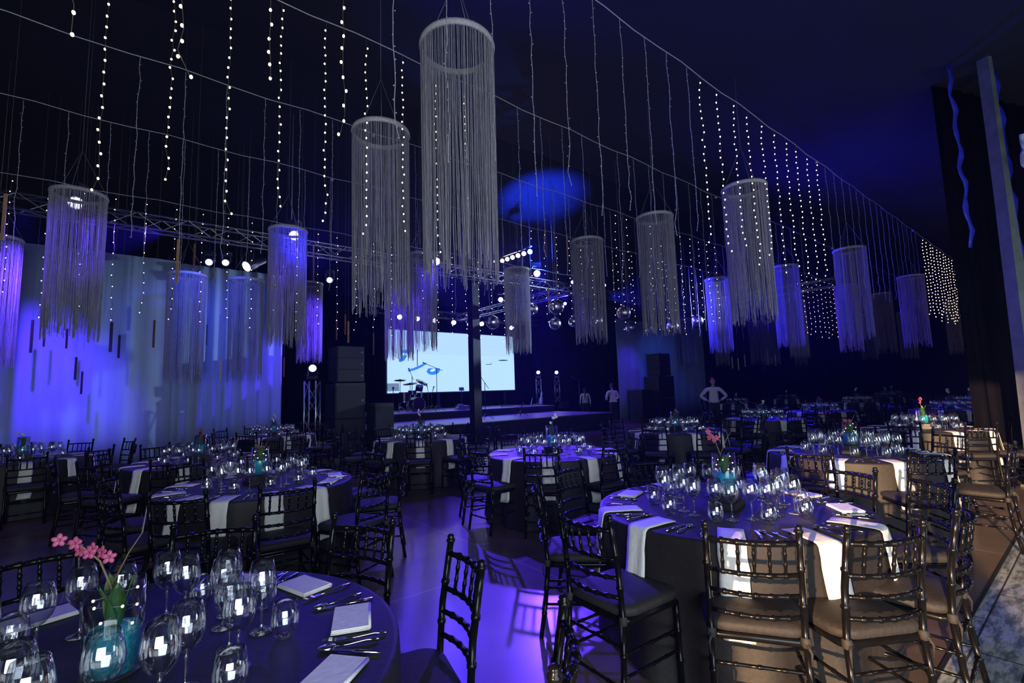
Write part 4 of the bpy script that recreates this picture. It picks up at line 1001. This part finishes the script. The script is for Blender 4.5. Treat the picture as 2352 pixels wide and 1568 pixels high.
for px, py, v, z, w, lb in ((903, 889, 17.0, ZR, .42, 'black perforated music stand at the left of the drums'), (1060, 893, 17.5, ZR, .2, 'small dark music stand in front of the screen')):
    q = at_V(px, py, v); h = q.z-z; root = empty('music_stand', Vector((q.x, q.y, z)), ROT_U-.3, lb, 'music stand')
    m = MB(); tripod(m, h, .28, .012); m.build('stand', MT['fixture'], root)
    m = MB(); Q = Matrix.Rotation(-.35, 3, 'X'); nx, nz = 9, 6
    for i in range(nx+1): m.box(Q @ Vector((-w/2+w*i/nx, 0, 0))+Vector((0, 0, h)), (.018, .004, w*.68), Q)
    for j in range(nz+1): m.box(Q @ Vector((0, 0, -w*.34+w*.68*j/nz))+Vector((0, 0, h)), (w, .004, .018), Q)
    m.box(Q @ Vector((0, 0, -.03))+Vector((0, 0, h)), (w*.2, .006, w*.2), Q); m.build('desk', MT['fixture'], root)
q = at_V(1062, 932, 16.9); m = MB(); m.box((0, 0, .09), (.5, .3, .16)); m.box((-.1, 0, .2), (.2, .2, .06)); m.tube([(-.2, -.1, .17), (-.45, -.12, .01)], .02, 6)
o = m.build('equipment_case', MT['alu'], loc=(q.x, q.y, ZR)); o.rotation_euler.z = ROT_U; tag(o, 'small grey equipment case with cables on the riser by the pole', 'case')
for px, py, w, h, lb in ((1241, 908, .22, .62, 'tall crumpled white plastic wrap at the foot of a stage totem'), (1219, 910, .07, .35, 'thin strip of white plastic left of the crumpled wrap')):
    q = at_V(px, py, 18.6); m = MB(); rnd = random.Random(px); vs = []
    for i in range(9):
        t = i/8
        for k in range(7): a = k*2*PI/7; vs.append((w*.5*(1-.75*t)*math.cos(a)*(.7+.6*rnd.random())+.09*t, w*.3*math.sin(a)*(.7+.6*rnd.random()), h*t))
    m.add(vs, [(i*7+k, i*7+(k+1) % 7, (i+1)*7+(k+1) % 7, (i+1)*7+k) for i in range(8) for k in range(7)]); o = m.build('plastic_wrap', MT['crumple'], loc=(q.x, q.y, ZR)); tag(o, lb, 'plastic wrap')

# ------------------------------------------------------------------ people
def skin_obj(name, verts, edges, rad, mt, parent, root=0, sub=2):
    me = bpy.data.meshes.new(name); me.from_pydata([tuple(v) for v in verts], edges, []); me.update()
    o = bpy.data.objects.new(name, me); link(o, parent)
    o.modifiers.new('skin', 'SKIN'); md = o.modifiers.new('sub', 'SUBSURF'); md.levels = sub; md.render_levels = sub
    if not me.skin_vertices: me.skin_vertices.new() if hasattr(me.skin_vertices, 'new') else None
    for i, r in enumerate(rad):
        sv = me.skin_vertices[0].data[i]; sv.radius = r if isinstance(r, tuple) else (r, r); sv.use_root = (i == root)
    me.materials.append(mt); return o
def make_skin(o_name, V, E, Rr, mt, parent, sub=2):
    me = bpy.data.meshes.new(o_name); me.from_pydata([tuple(v) for v in V], E, []); me.update()
    o = bpy.data.objects.new(o_name, me); link(o, parent)
    o.modifiers.new('skin', 'SKIN')
    if len(me.skin_vertices) == 0:
        import bmesh
        bm = bmesh.new(); bm.from_mesh(me); bm.verts.layers.skin.verify(); bm.to_mesh(me); bm.free()
    for i, r in enumerate(Rr):
        sv = me.skin_vertices[0].data[i]; sv.radius = r if isinstance(r, tuple) else (r, r); sv.use_root = (i == 0); sv.use_loose = False
    md = o.modifiers.new('sub', 'SUBSURF'); md.levels = sub; md.render_levels = sub
    me.materials.append(mt)
    return o
def person(p, rz, H, label, arms, bend=0, ponytail=False, braces=False):
    k = H/1.78; root = empty('person', p, rz, label, 'person')
    def sc_(L): return [Vector(v)*k for v in L]
    # joints; person faces local -y
    fb = -bend
    neck = (0, fb*.5, 1.48); chest = (0, fb*.35, 1.3); waist = (0, fb*.1, 1.08)
    V = [(0, 0, .95), waist, chest, neck, (0, fb*.55, 1.56)]; E = [(0, 1), (1, 2), (2, 3), (3, 4)]; Rr = [(.12, .08), (.11, .07), (.11, .07), .06, .055]
    hc = Vector((0, fb*.62-.015, 1.66))
    for s in (-1, 1):
        i = len(V); V += [(s*.09, 0, .86), (s*.1, -.01, .5), (s*.1, .02, .09), (s*.11, -.14, .03)]; E += [(0, i), (i, i+1), (i+1, i+2), (i+2, i+3)]; Rr += [.09, .06, .04, .035]
    hands = []
    for s in (-1, 1):
        sh, el, wr, hd = [Vector(v) for v in arms(s)]
        off = Vector((0, fb*.45, 0)); sh += off; el += off*.8; wr += off*.5; hd += off*.5
        i = len(V); V += [sh, el, wr, hd]; E += [(2, i), (i, i+1), (i+1, i+2), (i+2, i+3)]; Rr += [.045, .038, .028, (.032, .018)]
        d = (hd-wr).normalized(); side = d.cross(Vector((0, 0, 1)) if abs(d.z) < .9 else Vector((1, 0, 0))).normalized()
        for f in range(4):
            q = hd+side*(.03*(f/1.5-1)); L = (.07, .08, .075, .055)[f]; j = len(V)
            V += [q+d*.035, q+d*(.035+L*.5)+Vector((0, 0, -.006)), q+d*(.035+L)+Vector((0, 0, -.016))]; E += [(i+3, j), (j, j+1), (j+1, j+2)]; Rr += [.009, .0085, .007]
        j = len(V); V += [wr.lerp(hd, .5)+side*.035, hd+side*.055+d*.03]; E += [(i+3, j), (j, j+1)]; Rr += [.011, .008]
    make_skin('body', sc_(V), E, [((r[0]*k, r[1]*k) if isinstance(r, tuple) else r*k) for r in Rr], MT['skin'], root)
    # head with features
    m = MB(); c = hc*k; m.ball(c, .1*k, 18, 14, (.78, .95, 1.18))
    m.ball(c+Vector((0, -.095, -.01))*k, .02*k, 8, 6, (.7, 1, 1.2)); m.ball(c+Vector((0, -.05, -.085))*k, .045*k, 10, 8, (1, .9, .7))
    for s in (-1, 1): m.ball(c+Vector((s*.08, .005, -.005))*k, .022*k, 8, 6, (.4, .8, 1.2))
    hd_ = m.build('head', MT['skin'], root)
    m = MB()
    for s in (-1, 1): m.ball(c+Vector((s*.032, -.085, .018))*k, .012*k, 8, 6, (1.1, .6, .7))
    m.build('eyes', MT['hair'], hd_)
    m = MB(); m.ball(c+Vector((0, -.09, -.055))*k, .02*k, 8, 5, (1.2, .5, .35)); m.build('mouth', MT['red'], hd_)
    m = MB(); m.ball(c+Vector((0, .018, .025))*k, .105*k, 16, 12, (.8, .92, 1.1))
    if ponytail: m.tube([c+Vector((0, .1, .03))*k, c+Vector((0, .16, -.06))*k, c+Vector((0, .15, -.25))*k, c+Vector((0, .13, -.4))*k], [.03, .045, .035, .008], 10)
    m.build('hair', MT['hair'], root)
    # shirt
    V = [waist, chest, (0, fb*.45, 1.42), (0, fb*.5, 1.475), (0, fb*.05, .97)]; E = [(0, 1), (1, 2), (2, 3), (0, 4)]; Rr = [(.165, .12), (.175, .125), (.13, .09), .068, (.165, .12)]
    for s in (-1, 1):
        sh, el, wr, hd = [Vector(v) for v in arms(s)]; off = Vector((0, fb*.45, 0)); sh += off; el += off*.8; wr += off*.5
        i = len(V); V += [sh, el, wr]; E += [(1, i) if 0 else (2, i), (i, i+1), (i+1, i+2)]; Rr += [.07, .055, .042]
    make_skin('shirt', sc_(V), E, [((r[0]*k, r[1]*k) if isinstance(r, tuple) else r*k) for r in Rr], MT['shirt'], root)
    V = [(0, 0, .97), (0, 0, .88)]; E = [(0, 1)]; Rr = [(.16, .12), (.16, .12)]
    for s in (-1, 1): i = len(V); V += [(s*.09, 0, .8), (s*.1, -.01, .5), (s*.1, .02, .1)]; E += [(1, i), (i, i+1), (i+1, i+2)]; Rr += [.105, .08, .065]
    make_skin('trousers', sc_(V), E, [((r[0]*k, r[1]*k) if isinstance(r, tuple) else r*k) for r in Rr], MT['trousers'], root)
    m = MB()
    for s in (-1, 1): m.ball(Vector((s*.105, -.06, .045))*k, .06*k, 10, 8, (.85, 2.1, .75))
    m.build('shoe', MT['trousers'], root)
    if braces:
        m = MB(); m.tube([Vector((s_*k, y_*k, z_*k)) for s_, y_, z_ in ((-.09, .118, 1.0), (-.05, .132, 1.2), (.0, .125, 1.36))], .014, 5); m.tube([Vector((s_*k, y_*k, z_*k)) for s_, y_, z_ in ((.09, .118, 1.0), (.05, .132, 1.2), (.0, .125, 1.36))], .014, 5); m.build('braces', MT['trousers'], root)
hips = lambda s: ((s*.2, 0, 1.4), (s*.42, .07, 1.16), (s*.22, -.07, 1.02), (s*.16, -.12, .99))
down = lambda s: ((s*.2, 0, 1.4), (s*.27, .03, 1.12), (s*.28, -.03, .86), (s*.28, -.05, .78))
reach_ = lambda s: ((s*.2, 0, 1.4), (s*.29, -.05, 1.13), (s*.2, -.25, 1.05), (s*.16, -.32, 1.05))
q = at_Y(1637, 880, 17); person(Vector((q.x, q.y, 0)), -.35, 1.82, 'person in white shirt standing hands on hips beside the right drape', hips)
q = at_Y(1407, 890, 22); person(Vector((q.x, q.y, 0)), PI+.2, 1.8, 'person in pale shirt leaning forward, back turned, beside the speaker stack', reach_, bend=.12)
q = at_Y(1343, 900, 25); person(Vector((q.x, q.y, 0)), PI-.1, 1.66, 'person with ponytail, white shirt and dark braces seen from behind', down, ponytail=True, braces=True)
# ------------------------------------------------------------------ thin stage haze filling the hall
HAZE = True
if HAZE:
    m = MB(); m.box(((U0+U1)/2, (V0+V1)/2+.4, 4.6), (U1-U0+8, V1-V0+3, 9.6)); 
    hm = bpy.data.materials.new('stage_haze'); hm.use_nodes = True; nt = hm.node_tree; nt.nodes.clear()
    o_ = nt.nodes.new('ShaderNodeOutputMaterial'); v_ = nt.nodes.new('ShaderNodeVolumeScatter')
    v_.inputs['Color'].default_value = (.3, .34, 1, 1); v_.inputs['Density'].default_value = .0013; v_.inputs['Anisotropy'].default_value = .35
    nt.links.new(v_.outputs[0], o_.inputs['Volume'])
    o = m.build('stage_haze', hm); hall_obj(o); tag(o, 'thin haze filling the hall around the stage lights', 'haze', kind='stuff')
